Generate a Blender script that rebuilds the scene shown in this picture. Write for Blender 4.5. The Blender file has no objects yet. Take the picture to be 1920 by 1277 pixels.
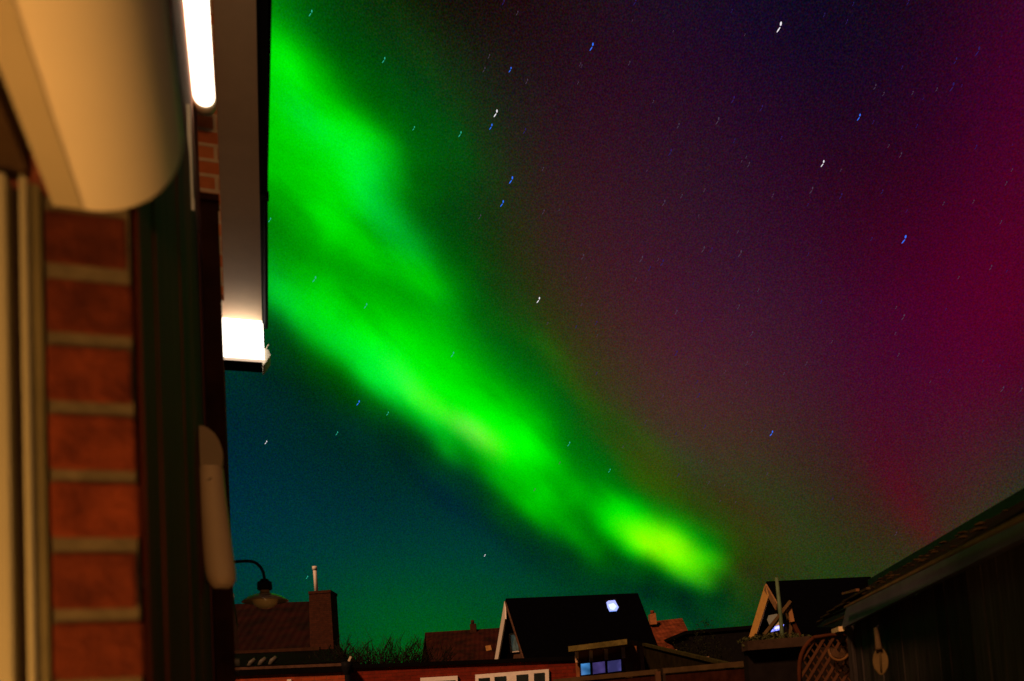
import bpy, math, random
from mathutils import Vector, Matrix
random.seed(7)
S = bpy.context.scene
COL = S.collection
PI = math.pi

# ------------------------------------------------------------------ camera
FP = 1507.0                                  # focal length in pixels of a 1920 wide frame
EYE = Vector((0, 0, 1.6))
cam = bpy.data.cameras.new('camera')
cam.sensor_width = 36.0
cam.lens = FP / 1920 * 36
cam.shift_y = 571.0 / 1920
cam.clip_start = 0.02
cam.clip_end = 9000
cam.dof.use_dof = True
cam.dof.focus_distance = 2000
cam.dof.aperture_fstop = 4.2
camo = bpy.data.objects.new('camera', cam)
COL.objects.link(camo)
ROT = Matrix.Rotation(PI / 2 + math.radians(4), 3, 'X') @ Matrix.Rotation(math.radians(-3.5), 3, 'Z')
camo.matrix_world = Matrix.Translation(EYE) @ ROT.to_4x4()
S.camera = camo

# ------------------------------------------------------------------ world, sun, exposure
world = bpy.data.worlds.new('World')
S.world = world
world.use_nodes = True
wn = world.node_tree.nodes
wbg = wn['Background']
wsky = wn.new('ShaderNodeTexSky')
wsky.sky_type = 'NISHITA'
wsky.sun_disc = False
wsky.sun_elevation = math.radians(-8)
wsky.sun_rotation = math.radians(210)
world.node_tree.links.new(wsky.outputs[0], wbg.inputs[0])
wbg.inputs[1].default_value = 0.05

sun = bpy.data.lights.new('sun', 'SUN')       # the orange street lighting that falls over the gardens
sun.energy = 2.4
sun.angle = math.radians(6)
sun.color = (1.0, 0.50, 0.24)
suno = bpy.data.objects.new('sun', sun)
COL.objects.link(suno)
suno.rotation_euler = Vector((0.52, 0.80, -0.72)).to_track_quat('-Z', 'Y').to_euler()

S.view_settings.view_transform = 'Standard'
S.view_settings.look = 'None'
S.view_settings.exposure = 0
S.view_settings.gamma = 1
S.cycles.use_denoising = True
S.cycles.max_bounces = 5
S.cycles.diffuse_bounces = 3
S.cycles.sample_clamp_indirect = 3.0

# the aurora: a field of soft curtains fixed on the sky, sums of Gaussian patches
GRAIN = .20
STREAK = .38
RAYS = [(1700, 945, 56, 80, 24, (.045, -.025, .005)), (1745, 1010, 58, 40, 16, (.022, -.014, .0)), (1660, 830, 66, 110, 40, (.018, -.014, .0)), (640, 1000, 0, 260, 170, (0, .018, .02))]
SKY_COARSE = """-60|-68,229,-16 -84,272,-26 -94,288,-39 -97,273,-54 -95,230,-70 -88,169,-84 -79,99,-96 -68,32,-103 -56,-22,-106 -43,-57,-105 -29,-72,-99 -16,-69,-90 -5,-55,-78 1,-38,-64 2,-23,-48 -1,-14,-33 -8,-12,-19 -16,-14,-9 -23,-20,-4 -29,-27,-4 -31,-34,-8 -30,-39,-16 -26,-42,-24 -18,-42,-31 -7,-41,-33 6,-38,-29 21,-34,-21 37,-30,-9 53,-27,4 67,-23,16 76,-19,25 78,-16,30
150|-67,157,-121 -73,209,-131 -68,257,-119 -51,296,-88 -27,317,-45 -3,313,-5 15,284,22 25,235,33 27,175,31 22,117,21 15,68,10 8,31,2 5,5,-4 8,-13,-6 16,-27,-5 27,-36,-4 35,-42,-2 37,-42,0 33,-39,0 23,-34,1 11,-28,3 0,-24,5 -6,-22,8 -4,-24,11 6,-30,13 24,-38,12 46,-47,11 66,-55,9 79,-59,8 82,-59,7 77,-55,7 67,-48,7
360|-7,26,56 -20,80,43 -41,165,9 -70,268,-41 -102,369,-98 -134,442,-144 -159,465,-170 -171,438,-171 -165,370,-152 -137,281,-123 -92,190,-90 -39,111,-62 8,53,-39 38,20,-25 48,8,-16 43,9,-12 32,14,-10 24,12,-7 24,2,-5 30,-13,-4 37,-28,-9 41,-38,-17 41,-42,-27 42,-42,-33 45,-41,-31 53,-40,-22 64,-38,-10 75,-36,-3 81,-31,-5 82,-23,-18 77,-13,-36 67,-5,-52
570|-73,83,-128 -79,87,-126 -72,75,-96 -52,49,-43 -28,17,15 -6,-9,54 7,-21,60 9,-18,35 5,-4,-5 1,13,-40 1,27,-55 8,32,-50 22,27,-30 41,13,-9 62,-5,8 78,-22,17 85,-31,20 83,-31,20 72,-22,20 59,-11,20 52,-5,22 54,-8,23 65,-21,23 82,-38,22 100,-54,19 114,-65,14 123,-69,7 129,-67,2 131,-62,-3 130,-55,-5 125,-47,-6 114,-39,-5
780|-56,-37,61 -69,-37,60 -79,-29,46 -85,-13,19 -89,5,-14 -93,21,-45 -99,33,-67 -105,41,-81 -109,51,-92 -106,68,-105 -94,93,-122 -74,121,-137 -47,144,-143 -16,153,-132 16,143,-104 47,119,-65 73,87,-27 93,55,0 105,28,12 107,9,14 101,-4,11 88,-10,8 74,-12,9 65,-13,12 65,-14,15 73,-17,16 83,-22,16 86,-30,13 74,-39,10 47,-47,6 13,-53,4 -19,-55,1
990|-13,33,11 -19,39,21 -26,40,35 -32,36,51 -36,27,66 -36,15,79 -33,0,87 -28,-16,92 -26,-31,97 -28,-44,105 -35,-52,117 -42,-55,126 -43,-52,125 -34,-42,110 -16,-25,78 7,-1,39 25,28,2 32,58,-25 29,84,-38 23,98,-40 22,95,-38 32,72,-36 52,40,-36 74,11,-36 88,-2,-35 88,8,-30 68,37,-25 30,76,-24 -22,112,-29 -80,137,-40 -130,147,-52 -162,142,-61
1200|-75,42,20 -91,52,18 -101,59,9 -104,66,-5 -103,77,-23 -101,97,-41 -101,127,-57 -103,162,-69 -106,195,-79 -105,217,-88 -102,222,-95 -99,213,-98 -99,194,-94 -106,172,-83 -118,151,-64 -129,131,-45 -131,113,-30 -121,96,-25 -98,82,-29 -71,73,-38 -48,75,-46 -35,87,-48 -35,104,-45 -42,117,-40 -49,120,-35 -49,109,-33 -39,84,-33 -17,53,-34 15,23,-32 52,-2,-27 87,-18,-19 109,-27,-11"""
SKY_FINE = """-462|0,0,0 0,-1,0 -2,-10,0 -8,-39,1 -8,-36,1 -2,-8,0 0,0,0 0,0,0 0,0,0 0,0,0 0,0,0 0,0,0 0,0,0 0,0,0 0,0,0 0,0,0 0,0,0 0,0,0 0,0,0 0,0,0 0,0,0 0,0,0 0,0,0 0,0,0 0,0,0 0,0,0 0,0,0 0,0,0 0,0,0 0,0,0 0,0,0 0,0,0
-440|0,-1,0 -5,-16,0 -15,-49,-1 -5,-22,-4 -4,-25,-7 -11,-44,-5 -3,-12,-1 0,-1,0 0,0,0 0,0,0 0,0,0 0,0,0 0,0,0 0,0,0 0,0,0 0,0,0 0,0,0 0,0,0 0,0,0 0,0,0 0,0,0 0,0,0 0,0,0 0,0,0 0,0,0 0,0,0 0,0,0 0,0,0 0,0,0 0,0,0 0,0,0 0,0,0
-418|0,-13,0 -2,-42,0 -8,-38,-3 -17,-62,-5 -14,-50,-5 -8,-23,-4 -19,-43,-1 -21,-28,1 -6,-6,0 0,0,0 0,0,0 0,0,0 0,0,0 0,0,0 0,0,0 0,0,0 0,0,0 0,0,0 0,0,0 0,0,0 0,0,0 0,0,0 0,0,0 0,0,0 0,0,0 0,0,0 0,0,0 0,0,0 0,0,0 0,0,0 0,0,0 0,0,0
-396|-3,-6,-1 -13,-31,-3 -21,-61,-5 -18,-53,-8 -23,-54,-13 -27,-54,-8 -8,-22,-1 -2,-16,0 -22,-4,-1 -24,21,-1 -7,8,-1 -1,1,0 0,0,0 0,0,0 0,0,0 0,0,0 0,0,0 0,0,0 0,0,0 0,0,0 0,0,0 0,0,0 0,0,0 0,0,0 0,0,0 0,0,0 0,0,0 0,0,0 0,0,0 0,0,0 0,0,0 0,0,0
-374|-3,-11,1 -11,-39,0 -19,-52,-6 -26,-73,-10 -27,-67,-11 -23,-51,-12 -25,-59,-7 -23,-41,-2 -5,-21,0 -2,-4,3 -18,21,1 -8,9,0 -1,1,0 0,0,0 0,0,0 0,0,0 0,0,0 0,0,0 0,0,0 0,0,0 0,0,0 0,0,0 0,0,0 0,0,0 0,0,0 0,0,0 0,0,0 0,0,0 0,0,0 0,0,0 0,0,0 0,0,0
-352|-5,-9,-2 -19,-35,-4 -25,-54,-2 -27,-71,-16 -30,-76,-18 -26,-66,-12 -15,-47,-13 -8,-30,-3 -19,-19,2 -18,-3,2 -1,-9,4 -7,-12,8 -4,-4,3 0,0,0 0,0,0 0,0,0 0,0,0 0,0,0 0,0,0 0,0,0 0,0,0 0,0,0 0,0,0 0,0,0 0,0,0 0,0,0 0,0,0 0,0,0 0,0,0 0,0,0 0,0,0 0,0,0
-330|-3,6,-1 -14,26,-4 -21,35,-11 -26,6,-17 -25,-19,-23 -21,-54,-21 -18,-55,-11 -17,-30,-1 -6,-31,5 0,-15,7 -11,-10,6 -5,2,4 -8,-14,3 -4,-8,1 0,-1,0 0,0,0 0,0,0 0,0,0 0,0,0 0,0,0 0,0,0 0,0,0 0,0,0 0,0,0 0,0,0 0,0,0 0,0,0 0,0,0 0,0,0 0,0,0 0,0,0 0,0,0
-308|-4,20,0 -16,73,-3 -18,88,-19 -21,69,-35 -22,23,-32 -17,-14,-19 -9,-11,-23 -2,31,-8 -5,34,14 -5,-19,5 1,-15,12 -7,-22,12 -7,-6,7 -2,1,2 0,0,0 0,0,0 0,0,0 0,0,0 0,0,0 0,0,0 0,0,0 0,0,0 0,0,0 0,0,0 0,0,0 0,0,0 0,0,0 0,0,0 0,0,0 0,0,0 0,0,0 0,0,0
-286|-1,5,-3 -8,46,-10 -17,155,-8 -19,160,-6 -16,70,-29 -12,97,-32 -6,172,11 -1,153,33 4,43,18 5,-30,9 -4,-11,14 -9,-16,13 -10,-2,12 -19,-12,3 -9,-8,0 -1,-1,0 0,0,0 0,0,0 0,0,0 0,0,0 0,0,0 0,0,0 0,0,0 0,0,0 0,0,0 0,0,0 0,0,0 3,-1,1 15,-4,8 22,-6,10 7,-2,3 1,0,0
-264|-3,32,0 -11,105,-1 -12,87,-9 -15,87,-8 -14,98,-7 -7,102,-4 1,134,20 8,117,43 8,81,44 6,24,29 6,-22,17 -4,-17,14 -15,0,8 -5,18,5 -18,18,8 -11,6,4 -1,1,0 0,0,0 0,0,0 0,0,0 0,0,0 0,0,0 0,0,0 0,0,0 0,0,0 0,0,0 5,-5,-2 26,-28,-9 31,-30,-11 5,-1,-2 -1,3,0 0,0,0
-242|0,2,0 -4,24,-3 -13,93,-6 -13,108,18 -8,101,48 -3,118,62 5,141,67 11,159,75 14,104,65 10,8,24 2,-23,16 -9,2,22 -18,10,13 -28,22,9 -7,-3,5 -16,25,9 -11,20,5 -1,3,1 0,0,0 0,0,0 0,0,0 0,0,0 0,0,0 -7,7,1 -26,24,3 -8,-6,-3 21,-35,-17 6,-4,-7 9,3,3 31,-21,-1 27,-21,8 8,-6,4
-220|0,1,0 -1,8,-5 -6,33,-14 -8,51,8 -5,77,59 2,93,65 10,93,43 16,124,68 18,135,83 13,96,62 4,59,48 -14,39,27 -25,41,15 -19,49,12 -28,39,16 -6,9,10 -28,31,8 -11,93,-3 5,56,-5 1,8,-1 -6,8,-6 -22,34,-25 -25,57,-39 -17,53,-39 11,4,-28 3,4,-19 -15,29,-14 25,-14,-18 37,-28,-19 17,-11,-5 8,-8,-4 3,-3,-2
-198|0,1,0 -3,11,-4 -9,39,-15 -6,41,-9 -2,45,7 4,59,18 14,71,19 18,118,55 21,155,110 16,135,100 6,131,82 -5,146,65 -23,113,27 -35,84,12 -25,53,10 -32,65,13 -16,57,7 -43,1,11 -30,25,2 -9,56,-16 -23,49,-29 -40,18,-20 -16,4,-14 7,8,-17 -14,32,-22 -8,19,-25 42,-28,-25 33,-20,-14 5,-12,-5 27,-35,-8 25,-34,2 7,-10,2
-176|0,0,0 0,0,0 -1,-2,-5 -2,-6,-20 2,0,-17 9,28,5 15,63,15 21,103,7 21,150,42 17,162,94 8,171,84 -5,204,64 -17,178,19 -32,147,16 -35,74,17 -18,36,21 -59,36,16 -46,76,6 -52,65,2 -65,25,6 -43,28,-5 -7,36,-28 -6,48,-42 -19,54,-47 12,45,-49 -2,25,-37 -41,17,-16 -8,47,6 30,31,18 26,-12,2 13,-11,-5 14,-22,0
-154|0,0,0 0,0,0 -1,7,-2 -2,25,-9 1,23,-13 10,33,-7 17,58,-10 21,105,8 21,91,18 17,20,-5 8,88,12 -2,203,9 -14,266,-1 -21,196,25 -24,127,17 -37,106,20 -29,89,26 -58,65,20 -64,79,1 -62,84,-10 -56,56,-20 -58,46,-17 -43,52,-24 8,50,-36 -27,60,-29 -66,123,-19 -30,108,-17 2,111,-11 37,120,-8 30,-14,-5 7,-29,3 15,-15,-6
-132|0,0,0 0,0,0 0,-7,-5 2,-23,-19 7,-2,-13 11,5,-6 16,3,-4 21,70,5 19,145,6 15,183,8 8,189,4 -2,170,12 -11,173,17 -23,183,13 -28,167,21 -26,138,19 -45,117,8 -49,133,-2 -60,139,-5 -67,115,-9 -63,101,-18 -74,81,-30 -83,82,-40 -47,93,-54 -7,164,-56 3,178,-39 50,201,-28 61,163,-35 15,3,-34 19,10,-13 10,-3,-3 1,-5,-1
-110|0,0,0 0,0,0 0,1,0 0,9,-2 2,34,-9 11,17,-11 17,20,-3 17,100,12 18,137,0 12,153,-26 6,182,-12 -2,144,0 -10,144,6 -12,208,13 -22,207,13 -32,201,11 -28,193,18 -33,187,6 -45,201,-13 -56,197,-24 -67,83,-21 -65,94,-30 -78,135,-42 -71,157,-38 -15,212,-29 95,232,-34 182,299,-35 89,173,-10 -27,-48,8 -10,-25,3 -4,-31,1 -2,-14,0
-88|0,0,0 0,0,0 0,0,0 2,-7,-2 10,-30,-8 11,-26,-11 13,-31,-11 17,0,-13 13,97,-14 10,101,-10 3,77,-4 -4,146,-9 -9,218,-2 -18,244,4 -23,260,3 -18,248,4 -42,239,-16 -58,256,-28 -58,278,-25 -55,286,-32 -52,262,-45 -62,152,-44 -44,150,-43 -13,277,-48 25,267,-47 137,312,-45 76,215,-37 -112,-92,-22 -78,-88,-10 0,10,-2 6,11,0 1,1,0
-66|0,0,0 0,0,0 0,0,0 0,-1,0 2,-12,-2 10,-53,-7 13,-35,-4 12,23,-6 11,40,-21 6,82,-26 0,148,-22 -4,200,-15 -8,237,-13 -9,284,-10 -11,297,-1 -36,301,-13 -24,307,-3 -9,324,-4 -26,353,-31 -38,400,-43 -46,377,-49 -49,266,-56 -39,381,-63 -20,383,-56 49,190,-38 115,226,-30 24,82,-11 -42,-94,3 7,24,2 -11,-2,10 -7,-8,4 -1,-1,0
-44|0,0,0 0,0,0 0,0,0 0,0,0 1,-5,0 6,-32,-3 10,-81,-9 9,-40,-15 6,49,-19 1,92,-17 -2,158,-22 -6,218,-34 -6,298,-11 -10,348,5 -17,354,-3 15,348,0 -29,308,-37 -94,333,-66 -25,351,-25 -5,350,-32 -32,207,-49 -48,173,-60 -47,121,-65 -83,-76,-37 -9,58,-26 -15,72,-22 -86,-96,-5 -31,-55,-2 -34,-67,-1 -12,-23,0 -1,-2,0 0,0,0
-22|0,0,0 0,0,0 0,0,0 0,-1,0 2,-14,0 7,-56,0 7,-32,2 5,12,-7 3,56,-24 -2,182,-30 -5,252,-23 -8,300,-17 0,340,-6 10,356,15 17,378,14 -33,380,-10 10,395,20 248,416,129 246,385,68 12,377,-46 -45,332,-66 -27,330,-67 -38,181,-64 34,109,-27 61,212,1 -29,62,14 -71,-97,4 -29,-23,-6 1,15,12 2,5,5 0,0,0 0,0,0
0|0,0,0 0,0,0 0,0,0 0,0,0 0,-1,0 1,-10,0 4,-44,-1 1,-3,-13 -2,107,-25 -6,191,-21 -8,274,-13 -9,318,-1 -7,378,30 64,409,94 127,405,113 174,392,72 212,357,69 189,363,98 76,324,26 24,249,-29 -16,181,-58 -32,200,-75 -31,230,-84 -21,298,-54 -14,184,-8 -23,7,-15 -10,14,-12 3,15,11 1,3,5 0,0,0 0,0,0 0,0,0
22|0,0,0 0,0,0 0,0,0 0,0,0 0,0,0 1,10,3 3,54,13 1,90,17 -2,139,4 -7,244,-13 -9,310,-16 -9,343,12 -14,342,37 8,337,42 49,366,59 106,370,61 -10,333,23 -88,89,-55 -63,131,-67 -35,250,-48 -19,305,-77 -18,344,-97 -18,125,-50 -23,-59,-36 -25,-19,-48 -25,-13,-21 -23,-32,-1 -6,-10,1 0,-1,0 0,0,0 0,0,0 0,0,0
44|0,0,0 0,0,0 0,0,0 0,0,0 0,0,0 0,1,0 -1,17,2 -4,104,12 -8,229,31 -10,273,16 -11,277,1 -9,309,28 -2,358,37 6,409,75 -7,365,60 -65,242,1 -20,180,25 34,307,29 17,76,5 -1,-4,-28 -14,-10,-38 -19,-52,-32 -23,-4,-41 -18,26,-29 -11,11,-6 -9,-3,-1 -2,-1,0 0,0,0 0,0,0 0,0,0 0,0,0 0,0,0
66|0,0,0 0,0,0 0,0,0 0,0,0 0,0,0 0,0,0 0,9,2 0,62,11 -5,158,16 -9,219,5 -10,242,-6 -10,213,-25 -7,134,-40 -11,135,-27 3,52,-29 34,12,3 5,-32,-23 -22,-43,-32 -22,-25,-5 -14,8,-18 -6,63,-47 -6,50,-42 -5,-9,-23 -8,-24,-18 -12,-20,-15 -7,-15,-6 -2,-3,-1 0,0,0 0,0,0 0,0,0 0,0,0 0,0,0
88|0,0,0 0,0,0 0,0,0 0,0,0 0,0,0 0,1,0 -1,13,-1 -7,61,-7 -12,30,-23 -12,-18,-34 -12,48,-36 -8,47,-41 -4,40,-36 6,42,-15 0,74,9 -16,23,0 -7,32,6 7,45,15 8,31,0 -1,-6,-12 -12,-35,-15 -13,-38,-20 -14,-21,-19 -10,-4,-9 -2,0,-2 0,0,0 0,0,0 0,0,0 0,0,0 0,0,0 0,0,0 0,0,0
110|0,0,0 0,0,0 0,0,0 0,0,0 0,0,0 0,0,0 0,0,0 0,6,0 -3,33,1 -7,27,-14 -9,7,-38 -8,47,-35 -5,42,-25 -6,26,-25 1,2,-10 9,-9,2 2,-29,1 -3,-31,8 -8,-42,20 -5,-26,12 -1,-4,2 0,0,0 0,0,0 0,0,0 0,0,0 0,0,0 0,0,0 0,0,0 0,0,0 0,0,0 0,0,0 0,0,0
132|0,0,0 0,0,0 0,0,0 0,0,0 0,0,0 0,0,0 0,0,0 -2,-4,-5 -9,-22,-26 -14,-12,-32 -9,15,-17 -7,-2,-26 -2,4,-17 4,15,9 7,18,22 3,8,10 0,1,1 0,0,0 0,0,0 0,0,0 0,0,0 0,0,0 0,0,0 0,0,0 0,0,0 0,0,0 0,0,0 0,0,0 0,0,0 0,0,0 0,0,0 0,0,0
154|0,0,0 0,0,0 0,0,0 0,0,0 0,0,0 0,0,0 0,0,0 0,0,0 0,0,-2 -2,2,-11 -4,2,-23 -6,1,-21 -3,4,-11 -1,2,-3 0,0,0 0,0,0 0,0,0 0,0,0 0,0,0 0,0,0 0,0,0 0,0,0 0,0,0 0,0,0 0,0,0 0,0,0 0,0,0 0,0,0 0,0,0 0,0,0 0,0,0 0,0,0
176|0,0,0 0,0,0 0,0,0 0,0,0 0,0,0 0,0,0 0,0,0 0,0,0 -1,-2,-2 -7,-11,-10 -10,-17,-14 -3,-6,-5 0,0,0 0,0,0 0,0,0 0,0,0 0,0,0 0,0,0 0,0,0 0,0,0 0,0,0 0,0,0 0,0,0 0,0,0 0,0,0 0,0,0 0,0,0 0,0,0 0,0,0 0,0,0 0,0,0 0,0,0"""
SKY_TIP = """323|0,0,0 0,0,0 0,0,0 0,0,0 0,0,0 0,0,0 0,0,0 0,0,0 0,0,0 0,0,0 0,0,0 0,0,0 0,0,0 0,1,0 -1,2,0 -2,5,-1 -5,10,-2 -12,18,-3 -21,27,-4 -30,34,-5 -36,37,-5 -36,33,-4 -31,26,-3 -22,17,-2 -13,10,-1 -6,4,0 -2,2,0 -1,0,0 0,0,0 0,0,0 0,0,0 0,0,0
342|0,0,0 0,0,0 0,0,0 0,0,0 -1,0,0 -2,0,0 -8,-1,1 -20,-2,3 -39,-4,6 -56,-6,8 -60,-8,8 -49,-10,4 -31,-11,-2 -16,-10,-7 -6,-4,-12 6,10,-15 22,29,-17 35,47,-17 35,60,-16 27,64,-16 17,61,-18 10,53,-21 7,41,-23 4,28,-19 3,16,-12 1,7,-6 0,3,-2 0,1,-1 0,0,0 0,0,0 0,0,0 0,0,0
361|-1,0,0 -3,-1,0 -8,-3,-1 -15,-4,-3 -22,-1,-7 -24,14,-12 -21,43,-17 -20,81,-23 -30,115,-26 -49,130,-25 -68,115,-20 -75,77,-13 -62,44,-7 -32,38,-6 -4,55,-9 1,73,-15 -20,76,-20 -50,68,-22 -67,54,-22 -70,38,-22 -68,18,-24 -66,-6,-28 -57,-25,-35 -38,-33,-41 -15,-32,-43 1,-24,-37 6,-15,-25 5,-8,-13 2,-3,-6 1,-1,-2 0,0,0 0,0,0
380|0,-4,0 -1,-15,0 -4,-39,1 -9,-77,1 -19,-112,0 -34,-116,-2 -50,-75,-6 -56,-4,-12 -45,66,-19 -19,119,-25 11,152,-28 35,169,-29 52,173,-27 66,173,-25 85,177,-24 113,196,-22 139,215,-20 140,210,-17 107,171,-14 58,129,-12 24,122,-12 15,138,-15 16,125,-19 12,53,-22 1,-41,-23 -8,-95,-19 -9,-91,-13 -6,-56,-7 -3,-25,-3 -1,-8,-1 0,-2,0 0,0,0
399|0,0,0 0,0,0 0,0,0 -2,2,-1 -5,5,-2 -9,14,-5 -10,30,-9 2,55,-13 32,87,-15 70,119,-16 98,142,-16 106,151,-16 100,145,-16 91,130,-17 86,111,-17 80,92,-15 69,79,-13 56,77,-13 40,87,-16 25,100,-19 11,105,-19 -2,95,-14 -9,68,-6 -12,32,0 -10,0,3 -6,-16,4 -4,-18,3 -2,-11,2 -1,-5,1 0,-2,0 0,0,0 0,0,0
418|0,0,0 0,1,0 0,3,0 1,13,-2 1,39,-5 3,91,-12 3,165,-22 0,236,-32 -4,280,-40 2,291,-43 29,283,-41 75,264,-37 117,233,-31 133,189,-26 125,151,-22 111,144,-21 105,170,-23 106,203,-25 106,212,-28 97,198,-28 78,174,-27 53,148,-22 29,115,-16 11,72,-10 1,29,-5 -3,0,-2 -3,-9,0 -2,-8,0 -1,-4,0 0,-1,0 0,0,0 0,0,0
437|0,0,0 0,0,0 -1,0,0 -4,0,-2 -12,-2,-6 -27,-5,-13 -48,-12,-24 -68,-22,-33 -78,-29,-37 -79,-17,-36 -79,26,-32 -82,88,-29 -85,124,-27 -82,104,-27 -68,50,-27 -43,22,-29 -6,52,-29 40,131,-23 88,222,-11 130,298,1 155,339,6 157,335,2 136,287,-4 98,207,-7 58,122,-6 27,57,-3 10,20,-1 3,6,0 1,1,0 0,0,0 0,0,0 0,0,0
456|0,0,0 0,0,0 -1,-1,-1 -3,-3,-3 -9,-8,-8 -21,-21,-18 -39,-43,-33 -59,-76,-48 -73,-116,-56 -77,-150,-55 -70,-165,-48 -53,-153,-37 -32,-116,-27 -12,-68,-20 -2,-24,-18 -5,3,-18 -16,14,-18 -20,24,-17 -9,42,-15 11,61,-13 24,65,-9 23,52,-6 15,30,-3 7,13,-1 2,4,0 1,1,0 0,0,0 0,0,0 0,0,0 0,0,0 0,0,0 0,0,0
475|0,0,0 0,0,0 0,0,0 0,0,0 0,-1,0 -1,-3,-1 -4,-9,-5 -10,-23,-12 -19,-45,-24 -28,-65,-36 -31,-70,-43 -24,-51,-40 -6,-12,-34 18,34,-29 42,76,-25 55,104,-22 54,111,-15 43,100,-9 29,75,-4 16,45,-1 7,22,0 3,8,0 1,2,0 0,1,0 0,0,0 0,0,0 0,0,0 0,0,0 0,0,0 0,0,0 0,0,0 0,0,0"""

def build_sky():
    nt = world.node_tree; n = nt.nodes; L = nt.links
    out = n['World Output']
    def math_(op, a, b=None, c=None):
        q = n.new('ShaderNodeMath'); q.operation = op
        for i, s in enumerate((a, b, c)):
            if s is None: continue
            if isinstance(s, (int, float)): q.inputs[i].default_value = s
            else: L.new(s, q.inputs[i])
        return q.outputs[0]
    def vm(op, a, b=None, c=None):
        q = n.new('ShaderNodeVectorMath'); q.operation = op
        for i, s in enumerate((a, b, c)):
            if s is None: continue
            if isinstance(s, (tuple, list, Vector)): q.inputs[i].default_value = tuple(s)
            else: L.new(s, q.inputs[i])
        return q
    tc = n.new('ShaderNodeTexCoord')
    d = vm('NORMALIZE', tc.outputs['Generated']).outputs[0]
    # a fixed tangent plane of the celestial sphere toward the aurora
    cx, cy, cz = (Vector(ROT.col[i]) for i in range(3))
    a = vm('DOT_PRODUCT', d, cx).outputs['Value']
    b = vm('DOT_PRODUCT', d, cy).outputs['Value']
    c = vm('DOT_PRODUCT', d, -cz).outputs['Value']
    cc = math_('MAXIMUM', c, .22)
    X = math_('ADD', math_('MULTIPLY', math_('DIVIDE', a, cc), FP), 960.)
    Y = math_('SUBTRACT', 638.5 + 571., math_('MULTIPLY', math_('DIVIDE', b, cc), FP))
    # fine ragged structure
    no = n.new('ShaderNodeTexNoise'); no.inputs['Scale'].default_value = 9; no.inputs['Detail'].default_value = 3
    L.new(d, no.inputs[0])
    sx = n.new('ShaderNodeSeparateColor'); L.new(no.outputs['Color'], sx.inputs[0])
    X = math_('ADD', X, math_('MULTIPLY', math_('SUBTRACT', sx.outputs[0], .5), 9.))
    Y = math_('ADD', Y, math_('MULTIPLY', math_('SUBTRACT', sx.outputs[1], .5), 9.))
    def gauss(s, c0, w):
        t = math_('MULTIPLY_ADD', s, 1. / w, -c0 / w)
        return math_('POWER', math.exp(-.5), math_('MULTIPLY', t, t))
    # the brightness field: rows of colour ramps, each faded across by a Gaussian
    # (every row waits for the sum so far, times almost nothing: the rows are then worked out one after another)
    def rows_(table, along, across, a0, a1, width, acc):
        along = math_('MULTIPLY_ADD', along, 1. / (a1 - a0), -a0 / (a1 - a0))
        for line in table.split('\n'):
            b0, vals = line.split('|')
            vals = [tuple(int(v) / 1000 for v in w.split(',')) for w in vals.split()]
            r = n.new('ShaderNodeValToRGB'); cr = r.color_ramp; cr.interpolation = 'CARDINAL'
            while len(cr.elements) < len(vals): cr.elements.new(.5)
            for k_, v in enumerate(vals):
                e_ = cr.elements[k_]; e_.position = k_ / (len(vals) - 1)
            for k_, v in enumerate(vals): cr.elements[k_].color = (*[.5 + .5 * q_ for q_ in v], 1)
            gate = vm('DOT_PRODUCT', acc, (1e-9, 1e-9, 1e-9)).outputs['Value'] if not isinstance(acc, tuple) else None
            L.new(math_('ADD', along, gate) if gate else along, r.inputs[0])
            s_ = vm('MULTIPLY_ADD', r.outputs[0], (2, 2, 2), (-1, -1, -1)).outputs[0]
            acc = vm('MULTIPLY_ADD', s_, gauss(math_('ADD', across, gate) if gate else across, float(b0), width), acc).outputs[0]
        return acc
    acc = rows_(SKY_COARSE, X, Y, 200, 2120, 160, (.12, .11, .15))
    th = math.radians(43)
    A = math_('ADD', math_('MULTIPLY', X, math.cos(th)), math_('MULTIPLY', Y, math.sin(th)))
    B = math_('ADD', math_('MULTIPLY', X, -math.sin(th)), math_('MULTIPLY', Y, math.cos(th)))
    acc = rows_(SKY_FINE, A, B, 350, 1880, 17.5, acc)
    t = math.radians(25)
    A2 = math_('ADD', math_('MULTIPLY', X, math.cos(t)), math_('MULTIPLY', Y, math.sin(t)))
    B2 = math_('ADD', math_('MULTIPLY', X, -math.sin(t)), math_('MULTIPLY', Y, math.cos(t)))
    acc = rows_(SKY_TIP, A2, B2, 1330, 1790, 14, acc)
    # fine streaks along the curtains, strongest where they are brightest
    cb2 = n.new('ShaderNodeCombineXYZ')
    L.new(math_('MULTIPLY', A, 1 / 190.), cb2.inputs[0]); L.new(math_('MULTIPLY', B, 1 / 72.), cb2.inputs[1])
    ns = n.new('ShaderNodeTexNoise'); ns.inputs['Scale'].default_value = 1; ns.inputs['Detail'].default_value = 5; ns.inputs['Roughness'].default_value = .6
    ns.inputs['Distortion'].default_value = .5
    L.new(cb2.outputs[0], ns.inputs[0])
    sg = n.new('ShaderNodeSeparateXYZ'); L.new(acc, sg.inputs[0])
    gs = math_('MINIMUM', math_('MAXIMUM', math_('MULTIPLY_ADD', sg.outputs[1], 1.7, -.22), .06), 1.)
    k_ = math_('MULTIPLY_ADD', math_('MULTIPLY', math_('SUBTRACT', ns.outputs['Fac'], .5), STREAK), gs, 1.)
    acc = vm('MULTIPLY', acc, k_).outputs[0]
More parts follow.
